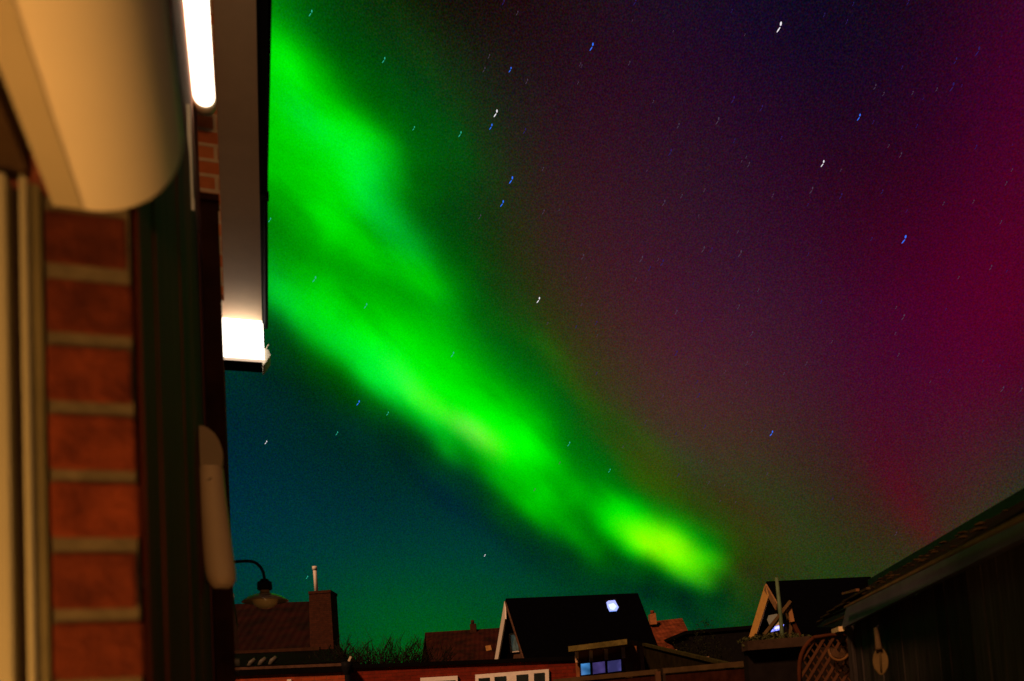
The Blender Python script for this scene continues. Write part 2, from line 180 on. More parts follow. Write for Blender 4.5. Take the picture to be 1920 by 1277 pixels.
    # slim red ray low on the right, and a general lift of the airglow
    for (x0, y0, deg, la, sb, col) in RAYS:
        t = math.radians(deg)
        A3 = math_('MULTIPLY_ADD', X, math.cos(t), math_('MULTIPLY', Y, math.sin(t)))
        B3 = math_('MULTIPLY_ADD', X, -math.sin(t), math_('MULTIPLY', Y, math.cos(t)))
        g1 = gauss(A3, x0 * math.cos(t) + y0 * math.sin(t), la); g2 = gauss(B3, -x0 * math.sin(t) + y0 * math.cos(t), sb)
        acc = vm('MULTIPLY_ADD', col, math_('MULTIPLY', g1, g2), acc).outputs[0]
    acc = vm('ADD', acc, (.006, .010, .008)).outputs[0]
    # camera-like grain put into the sky colour
    wn_ = n.new('ShaderNodeTexNoise'); wn_.inputs['Scale'].default_value = 620; wn_.inputs['Detail'].default_value = 1
    L.new(d, wn_.inputs[0])
    gr = vm('SUBTRACT', wn_.outputs['Color'], (.5, .5, .5)).outputs[0]
    acc = vm('MULTIPLY_ADD', gr, (GRAIN, GRAIN * .8, GRAIN), acc).outputs[0]
    # away from the aurora the sky is plain dark blue-grey
    f = math_('MULTIPLY', math_('SUBTRACT', c, .12), 4.)
    f = math_('MAXIMUM', math_('MINIMUM', f, 1.), 0.)
    acc = vm('MAXIMUM', acc, (0.003, 0.003, 0.003)).outputs[0]
    acc = vm('MINIMUM', acc, (1, 1, 1)).outputs[0]
    mx = n.new('ShaderNodeMix'); mx.data_type = 'VECTOR'
    L.new(f, mx.inputs[0]); mx.inputs[4].default_value = (.10, .10, .13); L.new(acc, mx.inputs[5])
    sp = n.new('ShaderNodeSeparateXYZ'); L.new(mx.outputs[1], sp.inputs[0])
    cb = n.new('ShaderNodeCombineXYZ')
    for i in range(3):
        L.new(math_('POWER', sp.outputs[i], 2.2), cb.inputs[i])
    em = n.new('ShaderNodeBackground'); L.new(cb.outputs[0], em.inputs[0]); em.inputs[1].default_value = 1
    ad = n.new('ShaderNodeAddShader'); L.new(em.outputs[0], ad.inputs[0]); L.new(wbg.outputs[0], ad.inputs[1])
    L.new(ad.outputs[0], out.inputs[0])

build_sky()

# ------------------------------------------------------------------ measuring helpers
def ray(x, y):
    return ROT @ Vector(((x - 960) / FP, (638.5 - y + 571) / FP, -1.0))

def at(x, y, Y):                              # the point seen at a photo position, Y metres ahead
    d = ray(x, y)
    return EYE + d * (Y / d.y)

_d = ray(475, 1345)
VA = Vector((_d.x, _d.y, 0)).normalized()     # along the near house wall
UA = Vector((VA.y, -VA.x, 0))                 # away from it
HANG = math.atan2(UA.y, UA.x)

def W(u, v, z):
    return UA * u + VA * v + Vector((0, 0, z))

def on_u(x, y, u):
    d = ray(x, y); t = u / d.dot(UA)
    return (u, d.dot(VA) * t, 1.6 + d.z * t)

def on_v(x, y, v):
    d = ray(x, y); t = v / d.dot(VA)
    return (d.dot(UA) * t, v, 1.6 + d.z * t)

def on_z(x, y, z):
    d = ray(x, y); t = (z - 1.6) / d.z
    return (d.dot(UA) * t, d.dot(VA) * t, z)

def on_plane(x, y, p0, n):
    d = ray(x, y)
    return EYE + d * ((p0 - EYE).dot(n) / d.dot(n))

# ------------------------------------------------------------------ object helpers
def root(name, label, cat, loc, rz=0.0, group=None):
    o = bpy.data.objects.new(name, None)
    COL.objects.link(o)
    o.location = loc
    o.rotation_euler = (0, 0, rz)
    o.empty_display_size = 0.2
    o['label'] = label; o['category'] = cat
    if group: o['group'] = group
    return o

def tag(o, label=None, cat=None, group=None, kind=None):
    if label: o['label'] = label
    if cat: o['category'] = cat
    if group: o['group'] = group
    if kind: o['kind'] = kind
    return o

class MB:
    """collects shapes in world coordinates and links them as ONE mesh object"""
    def __init__(s): s.v = []; s.f = []; s.m = []; s.sm = []
    def add(s, vs, fs, mi=0, smooth=False):
        k = len(s.v); s.v += [Vector(p) for p in vs]
        for f in fs: s.f.append([i + k for i in f]); s.m.append(mi); s.sm.append(smooth)
        return s
    def prism(s, pts, off, mi=0, smooth=False):
        n = len(pts); off = Vector(off)
        a = [Vector(p) for p in pts]; b = [p + off for p in a]
        f = [list(range(n))[::-1], [i + n for i in range(n)]]
        f += [[i, (i + 1) % n, (i + 1) % n + n, i + n] for i in range(n)]
        return s.add(a + b, f, mi, smooth)
    def box(s, p0, ax, ay, az, mi=0):
        p0 = Vector(p0); ax = Vector(ax); ay = Vector(ay); az = Vector(az)
        return s.prism([p0, p0 + ax, p0 + ax + ay, p0 + ay], az, mi)
    def ubox(s, u0, u1, v0, v1, z0, z1, mi=0):
        return s.box(W(u0, v0, z0), UA * (u1 - u0), VA * (v1 - v0), (0, 0, z1 - z0), mi)
    def bar(s, a, b, w, h=None, up=(0, 0, 1), mi=0):
        a = Vector(a); b = Vector(b); h = h or w
        d = (b - a).normalized(); up = Vector(up)
        if abs(d.dot(up)) > .97: up = Vector((0, 1, 0))
        x = d.cross(up).normalized() * w; y = x.cross(d).normalized() * h
        return s.box(a - x / 2 - y / 2, x, y, b - a, mi)
    def tube(s, path, r, n=8, mi=0, cap=True):
        path = [Vector(p) for p in path]
        rs = r if isinstance(r, (list, tuple)) else [r] * len(path)
        vs = []; fs = []; prev = None
        for i, p in enumerate(path):
            d = (path[min(i + 1, len(path) - 1)] - path[max(i - 1, 0)]).normalized()
            if prev is None:
                q = Vector((0, 0, 1)) if abs(d.z) < .9 else Vector((1, 0, 0))
                x = d.cross(q).normalized()
            else:
                x = (prev - d * prev.dot(d)).normalized()
            prev = x; y = d.cross(x)
            for k in range(n):
                a = 2 * PI * k / n
                vs.append(p + (x * math.cos(a) + y * math.sin(a)) * rs[i])
        for i in range(len(path) - 1):
            for k in range(n):
                fs.append([i * n + k, i * n + (k + 1) % n, (i + 1) * n + (k + 1) % n, (i + 1) * n + k])
        if cap:
            fs.append(list(range(n))[::-1]); fs.append([(len(path) - 1) * n + k for k in range(n)])
        return s.add(vs, fs, mi, True)
    def lathe(s, c, prof, n=28, axis=None, mi=0):
        c = Vector(c); axis = Vector(axis or (0, 0, 1)).normalized()
        q = Vector((1, 0, 0)) if abs(axis.x) < .9 else Vector((0, 1, 0))
        x = axis.cross(q).normalized(); y = axis.cross(x)
        vs = []; fs = []
        for r, h in prof:
            for k in range(n):
                a = 2 * PI * k / n
                vs.append(c + axis * h + (x * math.cos(a) + y * math.sin(a)) * max(r, 1e-5))
        for i in range(len(prof) - 1):
            for k in range(n):
                fs.append([i * n + k, i * n + (k + 1) % n, (i + 1) * n + (k + 1) % n, (i + 1) * n + k])
        return s.add(vs, fs, mi, True)
    def build(s, name, mat, parent=None, bevel=0, origin=None):
        me = bpy.data.meshes.new(name)
        if parent is None:
            org = Vector(origin) if origin is not None else sum(s.v, Vector()) / len(s.v)
            inv = Matrix.Translation(-org)
        else:
            inv = Matrix.Identity(4); chain = []; q = parent
            while q is not None: chain.append(q); q = q.parent
            for q in reversed(chain): inv = inv @ q.matrix_basis
            inv = inv.inverted(); org = Vector((0, 0, 0))
        me.from_pydata([tuple(inv @ p) for p in s.v], [], s.f)
        mats = mat if isinstance(mat, (list, tuple)) else [mat]
        for m_ in mats: me.materials.append(m_)
        me.polygons.foreach_set('material_index', s.m)
        me.polygons.foreach_set('use_smooth', s.sm)
        import bmesh
        bm = bmesh.new(); bm.from_mesh(me)
        bmesh.ops.recalc_face_normals(bm, faces=bm.faces)
        bm.to_mesh(me); bm.free()
        me.update()
        o = bpy.data.objects.new(name, me)
        COL.objects.link(o)
        o.parent = parent
        if parent is None: o.location = org
        if bevel:
            b = o.modifiers.new('bevel', 'BEVEL'); b.width = bevel; b.segments = 2; b.limit_method = 'ANGLE'
        return o

# ------------------------------------------------------------------ materials
def mat(name, col, rough=.8, var=.35, scale=6, emit=None, es=0, metal=0, bump=.0, stretch=(1, 1, 1), spec=None, col2=None):
    if spec is None: spec = .02 if max(col) < .08 else .15
    m = bpy.data.materials.new(name); m.use_nodes = True
    n = m.node_tree.nodes; L = m.node_tree.links; b = n['Principled BSDF']
    b.inputs['Roughness'].default_value = rough
    b.inputs['Metallic'].default_value = metal
    b.inputs['Specular IOR Level'].default_value = spec
    tc = n.new('ShaderNodeTexCoord'); mp = n.new('ShaderNodeMapping')
    mp.inputs['Scale'].default_value = stretch
    L.new(tc.outputs['Object'], mp.inputs[0])
    no = n.new('ShaderNodeTexNoise'); no.inputs['Scale'].default_value = scale
    no.inputs['Detail'].default_value = 6; no.inputs['Roughness'].default_value = .65
    L.new(mp.outputs[0], no.inputs[0])
    rp = n.new('ShaderNodeValToRGB')
    lo = [c * (1 - var) for c in col]; hi = list(col2) if col2 else [min(1, c * (1 + var)) for c in col]
    rp.color_ramp.elements[0].position = .3; rp.color_ramp.elements[1].position = .7
    rp.color_ramp.elements[0].color = (*lo, 1); rp.color_ramp.elements[1].color = (*hi, 1)
    L.new(no.outputs['Fac'], rp.inputs[0]); L.new(rp.outputs[0], b.inputs['Base Color'])
    if bump:
        bp = n.new('ShaderNodeBump'); bp.inputs['Strength'].default_value = bump; bp.inputs['Distance'].default_value = .01
        L.new(no.outputs['Fac'], bp.inputs['Height']); L.new(bp.outputs[0], b.inputs['Normal'])
    if emit:
        b.inputs['Emission Color'].default_value = (*emit, 1); b.inputs['Emission Strength'].default_value = es
    return m

def brick_mat(name, c1, c2, mortar, axes='yz', bw=.21, bh=.0615, ms=.012):
    m = bpy.data.materials.new(name); m.use_nodes = True
    n = m.node_tree.nodes; L = m.node_tree.links; b = n['Principled BSDF']
    b.inputs['Roughness'].default_value = .9; b.inputs['Specular IOR Level'].default_value = .2
    tc = n.new('ShaderNodeTexCoord'); sp = n.new('ShaderNodeSeparateXYZ'); cb = n.new('ShaderNodeCombineXYZ')
    L.new(tc.outputs['Object'], sp.inputs[0])
    ad = n.new('ShaderNodeMath'); ad.operation = 'ADD'
    L.new(sp.outputs[0], ad.inputs[0]); L.new(sp.outputs[1], ad.inputs[1])
    L.new(ad.outputs[0], cb.inputs[0]); L.new(sp.outputs[2], cb.inputs[1])
    br = n.new('ShaderNodeTexBrick')
    br.inputs['Scale'].default_value = 1; br.inputs['Brick Width'].default_value = bw
    br.inputs['Row Height'].default_value = bh; br.inputs['Mortar Size'].default_value = ms / 2
    br.inputs['Mortar Smooth'].default_value = .2
    br.inputs['Color1'].default_value = (*c1, 1); br.inputs['Color2'].default_value = (*c2, 1)
    br.inputs['Mortar'].default_value = (*mortar, 1)
    L.new(cb.outputs[0], br.inputs['Vector'])
    no = n.new('ShaderNodeTexNoise'); no.inputs['Scale'].default_value = 9; no.inputs['Detail'].default_value = 6
    L.new(tc.outputs['Object'], no.inputs[0])
    mx = n.new('ShaderNodeMix'); mx.data_type = 'RGBA'; mx.blend_type = 'MULTIPLY'; mx.inputs[0].default_value = .7
    L.new(br.outputs[0], mx.inputs[6])
    rp = n.new('ShaderNodeValToRGB'); rp.color_ramp.elements[0].position = .3; rp.color_ramp.elements[1].position = .62
    rp.color_ramp.elements[0].color = (.45, .42, .4, 1); rp.color_ramp.elements[1].color = (1, 1, 1, 1)
    L.new(no.outputs['Fac'], rp.inputs[0]); L.new(rp.outputs[0], mx.inputs[7])
    L.new(mx.outputs[2], b.inputs['Base Color'])
    bp = n.new('ShaderNodeBump'); bp.inputs['Strength'].default_value = .6; bp.inputs['Distance'].default_value = .006
    inv = n.new('ShaderNodeMath'); inv.operation = 'SUBTRACT'; inv.inputs[0].default_value = 1
    L.new(br.outputs['Fac'], inv.inputs[1]); L.new(inv.outputs[0], bp.inputs['Height'])
    L.new(bp.outputs[0], b.inputs['Normal'])
    return m

def glow(name, col, strength):
    m = bpy.data.materials.new(name); m.use_nodes = True
    n = m.node_tree.nodes; b = n['Principled BSDF']
    b.inputs['Base Color'].default_value = (.7, .7, .7, 1)
    if 'light' not in name or 'skylight' in name: m.cycles.emission_sampling = 'NONE'
    b.inputs['Emission Color'].default_value = (*col, 1); b.inputs['Emission Strength'].default_value = strength
    return m

def glass_mat(name, col=(.02, .03, .03), emit=None, es=0, scale=3):
    m = mat(name, col, rough=.08, var=.3, spec=.6)
    if emit:                                   # an uneven glow put into the pane
        n = m.node_tree.nodes; L = m.node_tree.links; b = n['Principled BSDF']
        tc = n.new('ShaderNodeTexCoord'); no = n.new('ShaderNodeTexNoise'); no.inputs['Scale'].default_value = scale
        L.new(tc.outputs['Object'], no.inputs[0])
        r = n.new('ShaderNodeMapRange'); r.inputs[1].default_value = .38; r.inputs[2].default_value = .62
        r.inputs[3].default_value = es * .25; r.inputs[4].default_value = es
        L.new(no.outputs['Fac'], r.inputs[0])
        b.inputs['Emission Color'].default_value = (*emit, 1); L.new(r.outputs[0], b.inputs['Emission Strength'])
    return m

def tile_mat(name, col, row=.33, colw=.25):
    """pantiles: rows and rolls from two wave bands"""
    m = bpy.data.materials.new(name); m.use_nodes = True
    n = m.node_tree.nodes; L = m.node_tree.links; b = n['Principled BSDF']
    b.inputs['Roughness'].default_value = .85; b.inputs['Specular IOR Level'].default_value = .15
    tc = n.new('ShaderNodeTexCoord')
    w1 = n.new('ShaderNodeTexWave'); w1.bands_direction = 'X'; w1.inputs['Scale'].default_value = .314 / colw
    w2 = n.new('ShaderNodeTexWave'); w2.bands_direction = 'Z'; w2.wave_profile = 'SAW'; w2.inputs['Scale'].default_value = .314 / (row * .7)
    for w in (w1, w2):
        w.inputs['Distortion'].default_value = .4
        L.new(tc.outputs['Object'], w.inputs[0])
    ad = n.new('ShaderNodeMath'); ad.operation = 'ADD'
    L.new(w1.outputs['Fac'], ad.inputs[0]); L.new(w2.outputs['Fac'], ad.inputs[1])
    no = n.new('ShaderNodeTexNoise'); no.inputs['Scale'].default_value = 1.6; no.inputs['Detail'].default_value = 8
    L.new(tc.outputs['Object'], no.inputs[0])
    rp = n.new('ShaderNodeValToRGB'); rp.color_ramp.elements[0].position = .35; rp.color_ramp.elements[1].position = .65
    rp.color_ramp.elements[0].color = (*[c * .45 for c in col], 1); rp.color_ramp.elements[1].color = (*[c * 1.5 for c in col], 1)
    L.new(no.outputs['Fac'], rp.inputs[0]); L.new(rp.outputs[0], b.inputs['Base Color'])
    bp = n.new('ShaderNodeBump'); bp.inputs['Strength'].default_value = .5; bp.inputs['Distance'].default_value = .04
    L.new(ad.outputs[0], bp.inputs['Height']); L.new(bp.outputs[0], b.inputs['Normal'])
    return m

# ------------------------------------------------------------------ the stars
def star_mat(name, col, s):
    m = bpy.data.materials.new(name); m.use_nodes = True
    n = m.node_tree.nodes; n.remove(n['Principled BSDF'])
    e = n.new('ShaderNodeEmission'); e.inputs[0].default_value = (*col, 1); e.inputs[1].default_value = s
    m.cycles.emission_sampling = 'NONE'
    m.node_tree.links.new(e.outputs[0], n['Material Output'].inputs[0])
    return m

RS = 4000.0
dome = MB()
# stars: short doubled streaks left by the turning sky.  x, y, colour (1 white 2 blue 3 violet 4 dim grey), size
STARS = [(1462,50,1,1.25),(930,212,1,1.0),(1543,306,1,.85),(1110,87,2,1.0),(959,337,2,1.0),(942,381,2,.9),(1696,448,2,1.1),
 (1010,562,1,.85),(1447,812,2,.8),(1611,219,2,.85),(1786,162,3,1.1),(1834,95,3,1.1),(1792,113,3,.8),(984,245,3,.8),(1257,285,3,.9),
 (1346,226,4,.95),(1272,235,4,.7),(1375,186,3,.9),(1428,202,3,.8),(1245,380,4,.85),(1278,367,4,.6),(1321,356,4,.5),(1522,356,4,.9),
 (1577,367,3,.8),(1654,359,3,.6),(1203,485,4,.9),(1242,492,3,.9),(1319,467,4,.85),(1334,468,3,.7),(1388,475,4,.95),(1093,481,4,.8),
 (1019,397,4,.7),(900,406,4,.7),(921,237,2,.8),(863,251,5,.8),(957,130,2,.7),(908,130,4,.7),(583,24,5,.9),(720,112,5,.8),(590,523,5,.9),
 (506,412,5,.7),(686,573,5,.8),(849,664,5,.8),(672,755,2,.8),(499,829,1,.55),(632,812,5,.6),(576,1082,5,.5),(727,775,5,.6),(909,1041,1,.35),
 (1694,594,4,.8),(1858,501,4,.7),(1641,162,4,.7),(1689,290,4,.7),(1268,662,3,.8),(1400,681,4,.6),(1310,741,3,.7),(1512,681,4,.6),
 (1268,585,4,.7),(1385,575,4,.7),(1410,625,4,.7),(1880,729,4,.8),(1067,832,5,.7),(1192,523,4,.5),(1218,503,3,.7),(1449,366,4,.5),
 (1404,308,4,.7),(1377,263,3,.6),(1191,3,3,.8),(1088,120,4,.5),(988,152,4,.7),(917,105,4,.6),(1211,790,4,.5),(1680,1000,4,.6),
 (1143,882,5,.6),(944,4,3,.7),(1588,40,3,.6),(1703,3,3,.7),(1830,275,3,.6),(1372,20,3,.5),(776,240,5,.6),(1700,395,3,.4),(1915,730,4,.6),
 (1118,605,3,.6),(1317,600,3,.6),(1465,258,3,.5),(1225,190,4,.4),(1180,118,4,.6),(970,24,4,.6),(1470,700,4,.4),(1560,640,4,.4)]
rs = random.Random(3)
for _ in range(120):
    x, y = rs.uniform(505, 1915), rs.uniform(5, 1000)
    if x < 1000 or y > 1080 or (x > 1650 and y > 900): continue
    STARS.append((x, y, rs.choice((3, 4, 4)), rs.uniform(.2, .55)))
def star(x, y, mi, s):
    d = ray(x, y).normalized(); c0 = d * (RS * .97)
    rx = d.cross(Vector((0, 0, 1))).normalized(); ry = rx.cross(d)
    k = RS * .97 / (ray(x, y).length * FP)
    tilt = math.radians(60 - (x - 960) * .008)
    def lobe(ox, oy, ang, ln, wd):
        q = c0 + (rx * ox + ry * oy) * k
        e = rx * math.cos(ang) + ry * math.sin(ang); f = rx * -math.sin(ang) + ry * math.cos(ang)
        pts = [q + (e * math.cos(t) * ln + f * math.sin(t) * wd) * k for t in [PI * 2 * j / 8 for j in range(8)]]
        dome.prism(pts, d * k * 1.5, mi)
    s *= .8
    lobe(-2.6 * s, -3.4 * s, tilt - .25, 5.0 * s, 1.15 * max(s, .5))
    lobe(2.4 * s, 4.4 * s, tilt + .35, 3.3 * s, 1.8 * max(s, .5))
for st in STARS: star(*st)
sky = dome.build('sky', [star_mat('star_white', (1, .93, 1), .9), star_mat('star_white', (1, .93, 1), .9), star_mat('star_blue', (.03, .17, 1), 1.0),
      star_mat('star_violet', (.10, .05, .5), .22), star_mat('star_grey', (.32, .20, .36), .20), star_mat('star_teal', (.05, .75, .5), .55)], None, origin=(0, 0, 0))
sky['kind'] = 'structure'

# ------------------------------------------------------------------ ground
g = MB(); g.box((-900, -300, -.2), (1800, 0, 0), (0, 2000, 0), (0, 0, .2))
g.build('ground', mat('dark_grass', (.03, .035, .015), rough=1, scale=2, var=.5, bump=.3), None, origin=(0, 0, 0))['kind'] = 'structure'
g = MB(); g.box(W(-.083, -3, .004), UA * 4.5, VA * 9, (0, 0, .03))
pt = g.build('patio', brick_mat('patio_paving', (.09, .08, .07), (.07, .06, .055), (.03, .03, .03), bw=.3, bh=.3), None)
pt['kind'] = 'structure'

# ------------------------------------------------------------------ materials used by several things
M = dict(
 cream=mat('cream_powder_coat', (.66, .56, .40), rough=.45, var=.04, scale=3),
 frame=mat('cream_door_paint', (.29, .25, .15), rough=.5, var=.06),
 frame_dark=mat('shadow_gap_rubber', (.035, .02, .01), rough=.7),
 mortar=mat('mortar', (.085, .062, .032), rough=1, var=.25, scale=60, bump=.4),
 brick=mat('handmade_brick', (.088, .013, .0035), rough=.95, var=.5, scale=38, bump=.9, col2=(.13, .023, .006)),
 wall_brick=brick_mat('house_brickwork', (.36, .10, .04), (.28, .07, .03), (.34, .27, .19)),
 dark_facing=mat('shade_brown_boards', (.11, .018, .005), rough=.85, var=.6, scale=7, stretch=(4, 4, .35), bump=.4),  # dark tone carries the shade of the unlit outer wall
 soffit=mat('painted_soffit', (.78, .57, .38), rough=.7, var=.08, scale=4),
 black=mat('black_metal', (.010, .010, .012), rough=.5, var=.3),
 dglass=glass_mat('dark_glass'),
 plaster=mat('room_plaster', (.5, .42, .3), rough=.9, var=.05),
 boards=mat('room_floor_boards', (.16, .08, .04), rough=.6),
 white=mat('white_paint', (.86, .80, .74), rough=.6, var=.12, scale=9),
 tile_dark=tile_mat('dark_red_pantiles', (.016, .002, .0012)),
 tile_red=tile_mat('red_pantiles', (.032, .005, .002)),
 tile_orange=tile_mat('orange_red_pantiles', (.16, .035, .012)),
 slate=mat('black_roof_tiles', (.0012, .0012, .002), rough=.95, var=.3, spec=.02),
 garage_brick=brick_mat('garage_brick', (.44, .075, .018), (.34, .05, .014), (.26, .07, .03)),
 garage_brick2=brick_mat('garage_brick_red', (.22, .020, .004), (.16, .014, .004), (.14, .02, .006)),
 stack=brick_mat('chimney_brick', (.075, .020, .008), (.055, .015, .006), (.05, .022, .011)),
 dwall=mat('dim_wall', (.10, .05, .03), rough=.9),
 roofing=mat('black_felt', (.004, .003, .003), rough=.95, scale=3, spec=.03),
 wood=mat('weathered_wood', (.12, .07, .028), rough=.85, var=.4, scale=9, stretch=(1, 1, .4)),
 wood_dark=mat('dark_fence_boards', (.028, .011, .006), rough=.9, var=.5, scale=8, stretch=(1, 1, .3)),
 wood_red=mat('red_brown_wood', (.07, .022, .009), rough=.85, var=.4),
 shed=mat('black_shed_boards', (.045, .036, .032), rough=.85, var=.5, scale=10, stretch=(6, 6, .4), bump=.3),
 fascia=mat('grey_fascia_paint', (.085, .075, .10), rough=.6, var=.25),
)

def vary_by_piece(m, lo=.55):
    n = m.node_tree.nodes; L = m.node_tree.links; b = n['Principled BSDF']
    src = b.inputs['Base Color'].links[0].from_socket
    g = n.new('ShaderNodeNewGeometry'); r = n.new('ShaderNodeMapRange')
    r.inputs[3].default_value = lo; r.inputs[4].default_value = 1.25
    L.new(g.outputs['Random Per Island'], r.inputs[0])
    mx = n.new('ShaderNodeVectorMath'); mx.operation = 'MULTIPLY'
    L.new(src, mx.inputs[0]); L.new(r.outputs[0], mx.inputs[1]); L.new(mx.outputs[0], b.inputs['Base Color'])
vary_by_piece(M['brick']); vary_by_piece(M['shed'], .4); vary_by_piece(M['dark_facing'], .5)

# ------------------------------------------------------------------ the near house (local axes: u away from wall, v along it)
WU = -.083
ze = 3.557                                     # soffit height
house = root('brick_house', 'near brick house with cream door frame, shade-dark outer wall and white soffit at the left edge', 'house', W(0, 0, 0), HANG)
V_END = 4.68
b = MB()                                       # outer wall beyond the door opening and its return at the far end
b.ubox(-.35, WU - .004, .725, .80, 0, ze - .002)
b.ubox(-.35, WU, .801, V_END, 0, ze - .002)
b.ubox(-6, -.352, V_END - .3, V_END - .002, 0, ze - .002)
b.ubox(-6, -.35, .73, .93, 0, ze - .004)
b.ubox(-.35, -.15, -5, -1.3, 0, ze - .002)     # behind the opening
b.ubox(-.35, -.15, -1.298, .7235, 2.35, ze - .004)
b.ubox(-6.2, -6.001, -5, V_END, 0, ze - .002)
b.ubox(-6, -.352, -5.2, -5.002, 0, ze - .002)
b.build('wall', M['wall_brick'], house)
# the reveal: single headers, seen square on
b = MB(); mo = MB()
zc = on_v(170, 510, .7045)[2]
CO = (zc - on_v(176, 1155, .7045)[2]) / 5       # course height
zz = zc - CO * 33
rb = random.Random(5)
zs = []
while zz < 2.36:
    zs.append(zz); zz += CO
for z0 in zs:
    if z0 < 0.05: continue
    du = rb.uniform(-.0025, .0025); dv = rb.uniform(-.0015, .001); dz = rb.uniform(-.0012, .0012)
    b.ubox(-.147, WU - .0005 + du, .7045 + dv, .722, z0 + CO * .1 + dz, z0 + CO * .9 + dz)
b.build('reveal_bricks', M['brick'], house, bevel=.003)
mo.ubox(-.147, WU - .0015, .7075, .7235, .0, 2.349)
mo.build('reveal_mortar', M['mortar'], house)
# boards over the outer face, coloured dark for the unlit brick wall
b = MB()
rb = random.Random(9)
v = .7242
while v < V_END - .14:
    w_ = rb.uniform(.11, .15)
    top = 2.70 if v < 2.3 else (2.84 if v < 3.1 else ze - .04)
    b.ubox(WU + .001, WU + .003 + rb.uniform(0, .003), v, min(v + w_ - .006, V_END - .1), .12, top)
    v += w_
b.build('dark_facing', M['dark_facing'], house)
b = MB()                                       # proud end of the dark boards with its cap, darkened against the lamp, where the lit brick stops
b.ubox(WU + .0065, WU + .047, 1.965, 1.992, .12, 2.84)
b.ubox(WU + .0065, WU + .050, 1.958, 2.0, 2.842, 2.858)
b.build('facing_box', mat('near_black_timber', (.018, .005, .002), rough=.9, var=.5, scale=9), house)
b = MB(); b.ubox(WU + .001, WU + .012, -1, 3.3, ze - .035, ze - .004)
b.build('frieze_board', M['dark_facing'], house)
b = MB(); b.ubox(WU + .0005, WU + .050, 2.14, 2.168, 2.70, ze - .037)  # pier brick colour raised to carry the strip lamp's light
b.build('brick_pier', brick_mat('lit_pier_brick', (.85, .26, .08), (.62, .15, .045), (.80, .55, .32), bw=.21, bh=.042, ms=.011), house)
# a dark window under the far awning
b = MB(); b.ubox(WU + .0145, WU + .024, 2.75, 4.35, .5, 2.10)
win = b.build('window', M['dark_facing'], house)
b = MB(); b.ubox(WU + .0245, WU + .027, 2.83, 4.27, .58, 2.02); b.build('pane', M['dglass'], win)
# pointing on the far corner, the light on it put in as white
for (x, y, hh) in ((444, 1168, .035), (446, 1214, .045), (441, 1120, .04), (448, 1256, .04)):
    u, v_, z = on_v(x - 7, y, V_END)
    b = MB(); b.ubox(WU - .01, WU + .007, V_END - .03, V_END + .006, z - hh / 2, z + hh / 2)
    b.build('corner_pointing', M['white'], house, bevel=.004)
# eaves: soffit, gutter
ue = lambda v: .083 + .0177 * (v - 2.15)
VS = 4.06
b = MB()
b.prism([W(WU - .5, -1.2, ze), W(ue(-1.2), -1.2, ze), W(ue(VS), VS, ze), W(WU - .5, VS, ze)], (0, 0, .02))
b.build('soffit', M['soffit'], house)
b = MB(); b.prism([W(-6.4, -5.3, ze + .03), W(.10, -5.3, ze + .03), W(.13, V_END + .05, ze + .03), W(-6.4, V_END + .05, ze + .03)], (0, 0, .16))
b.build('roof', M['roofing'], house)
def gut(v, a, r): c = ue(v) + .0135; return W(c + r * math.cos(a), v, ze - .003 + r * 1.1 * math.sin(a))
b = MB(); n = 10
for v0, v1 in ((-1.2, 1.2), (1.2, 3.0), (3.0, VS + .02)):
    prof = [PI + PI * i / n for i in range(n + 1)]
    A_ = [gut(v0, a, .0125) for a in prof]; B_ = [gut(v1, a, .0125) for a in prof]
    C_ = [gut(v0, a, .0105) for a in prof][::-1]; D_ = [gut(v1, a, .0105) for a in prof][::-1]
    vs = A_ + C_ + B_ + D_; N = len(A_) * 2
    b.add(vs, [[i, (i + 1) % N, (i + 1) % N + N, i + N] for i in range(N)] + [list(range(N))[::-1], [i + N for i in range(N)]])
b.ubox(ue(1.2) - .002, ue(1.2) + .028, 1.17, 1.2, ze - .020, ze - .001)
b.ubox(ue(3.) - .002, ue(3.) + .029, 2.985, 3.02, ze - .020, ze - .001)
b.build('gutter', M['black'], house)
b = MB()                                       # fascia board behind the gutter
b.prism([W(ue(-1.2) - .004, -1.2, ze - .012), W(ue(-1.2) + .002, -1.2, ze - .012), W(ue(VS) + .002, VS, ze - .012), W(ue(VS) - .004, VS, ze - .012)], (0, 0, .05))
b.build('fascia', M['black'], house)
# door frame of the opening the picture is taken from
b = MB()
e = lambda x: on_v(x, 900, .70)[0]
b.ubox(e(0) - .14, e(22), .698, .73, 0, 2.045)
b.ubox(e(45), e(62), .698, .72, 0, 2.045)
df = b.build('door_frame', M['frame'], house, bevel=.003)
b = MB(); b.ubox(e(22) + .0005, e(45) - .0005, .712, .722, 0, 2.04); b.build('door_seal', M['frame_dark'], df)
b = MB(); b.ubox(e(62) + .0005, e(84), .703, .7215, 0, 2.04); b.build('outer_bead', mat('olive_bead', (.09, .07, .03), rough=.7), df)
b = MB(); b.ubox(-.31, e(48), -1.25, .72, 2.053, 2.30)
b.ubox(e(48) + .001, e(62), -1.25, .702, 2.05, 2.12)
b.build('lintel', mat('dark_lintel', (.05, .028, .014)), house)
# the room behind the opening
b = MB(); b.ubox(-6, -.352, -5, .728, -.02, .03); b.build('room_floor', M['boards'], house)
b = MB(); b.ubox(-6, -.352, -5, .728, 2.5, 2.52); b.build('room_ceiling', M['plaster'], house)
b = MB(); b.ubox(-6.0, -5.98, -5, .72, .03, 2.5); b.ubox(-5.98, -.352, -5.0, -4.98, .03, 2.5); b.build('room_wall', M['plaster'], house)

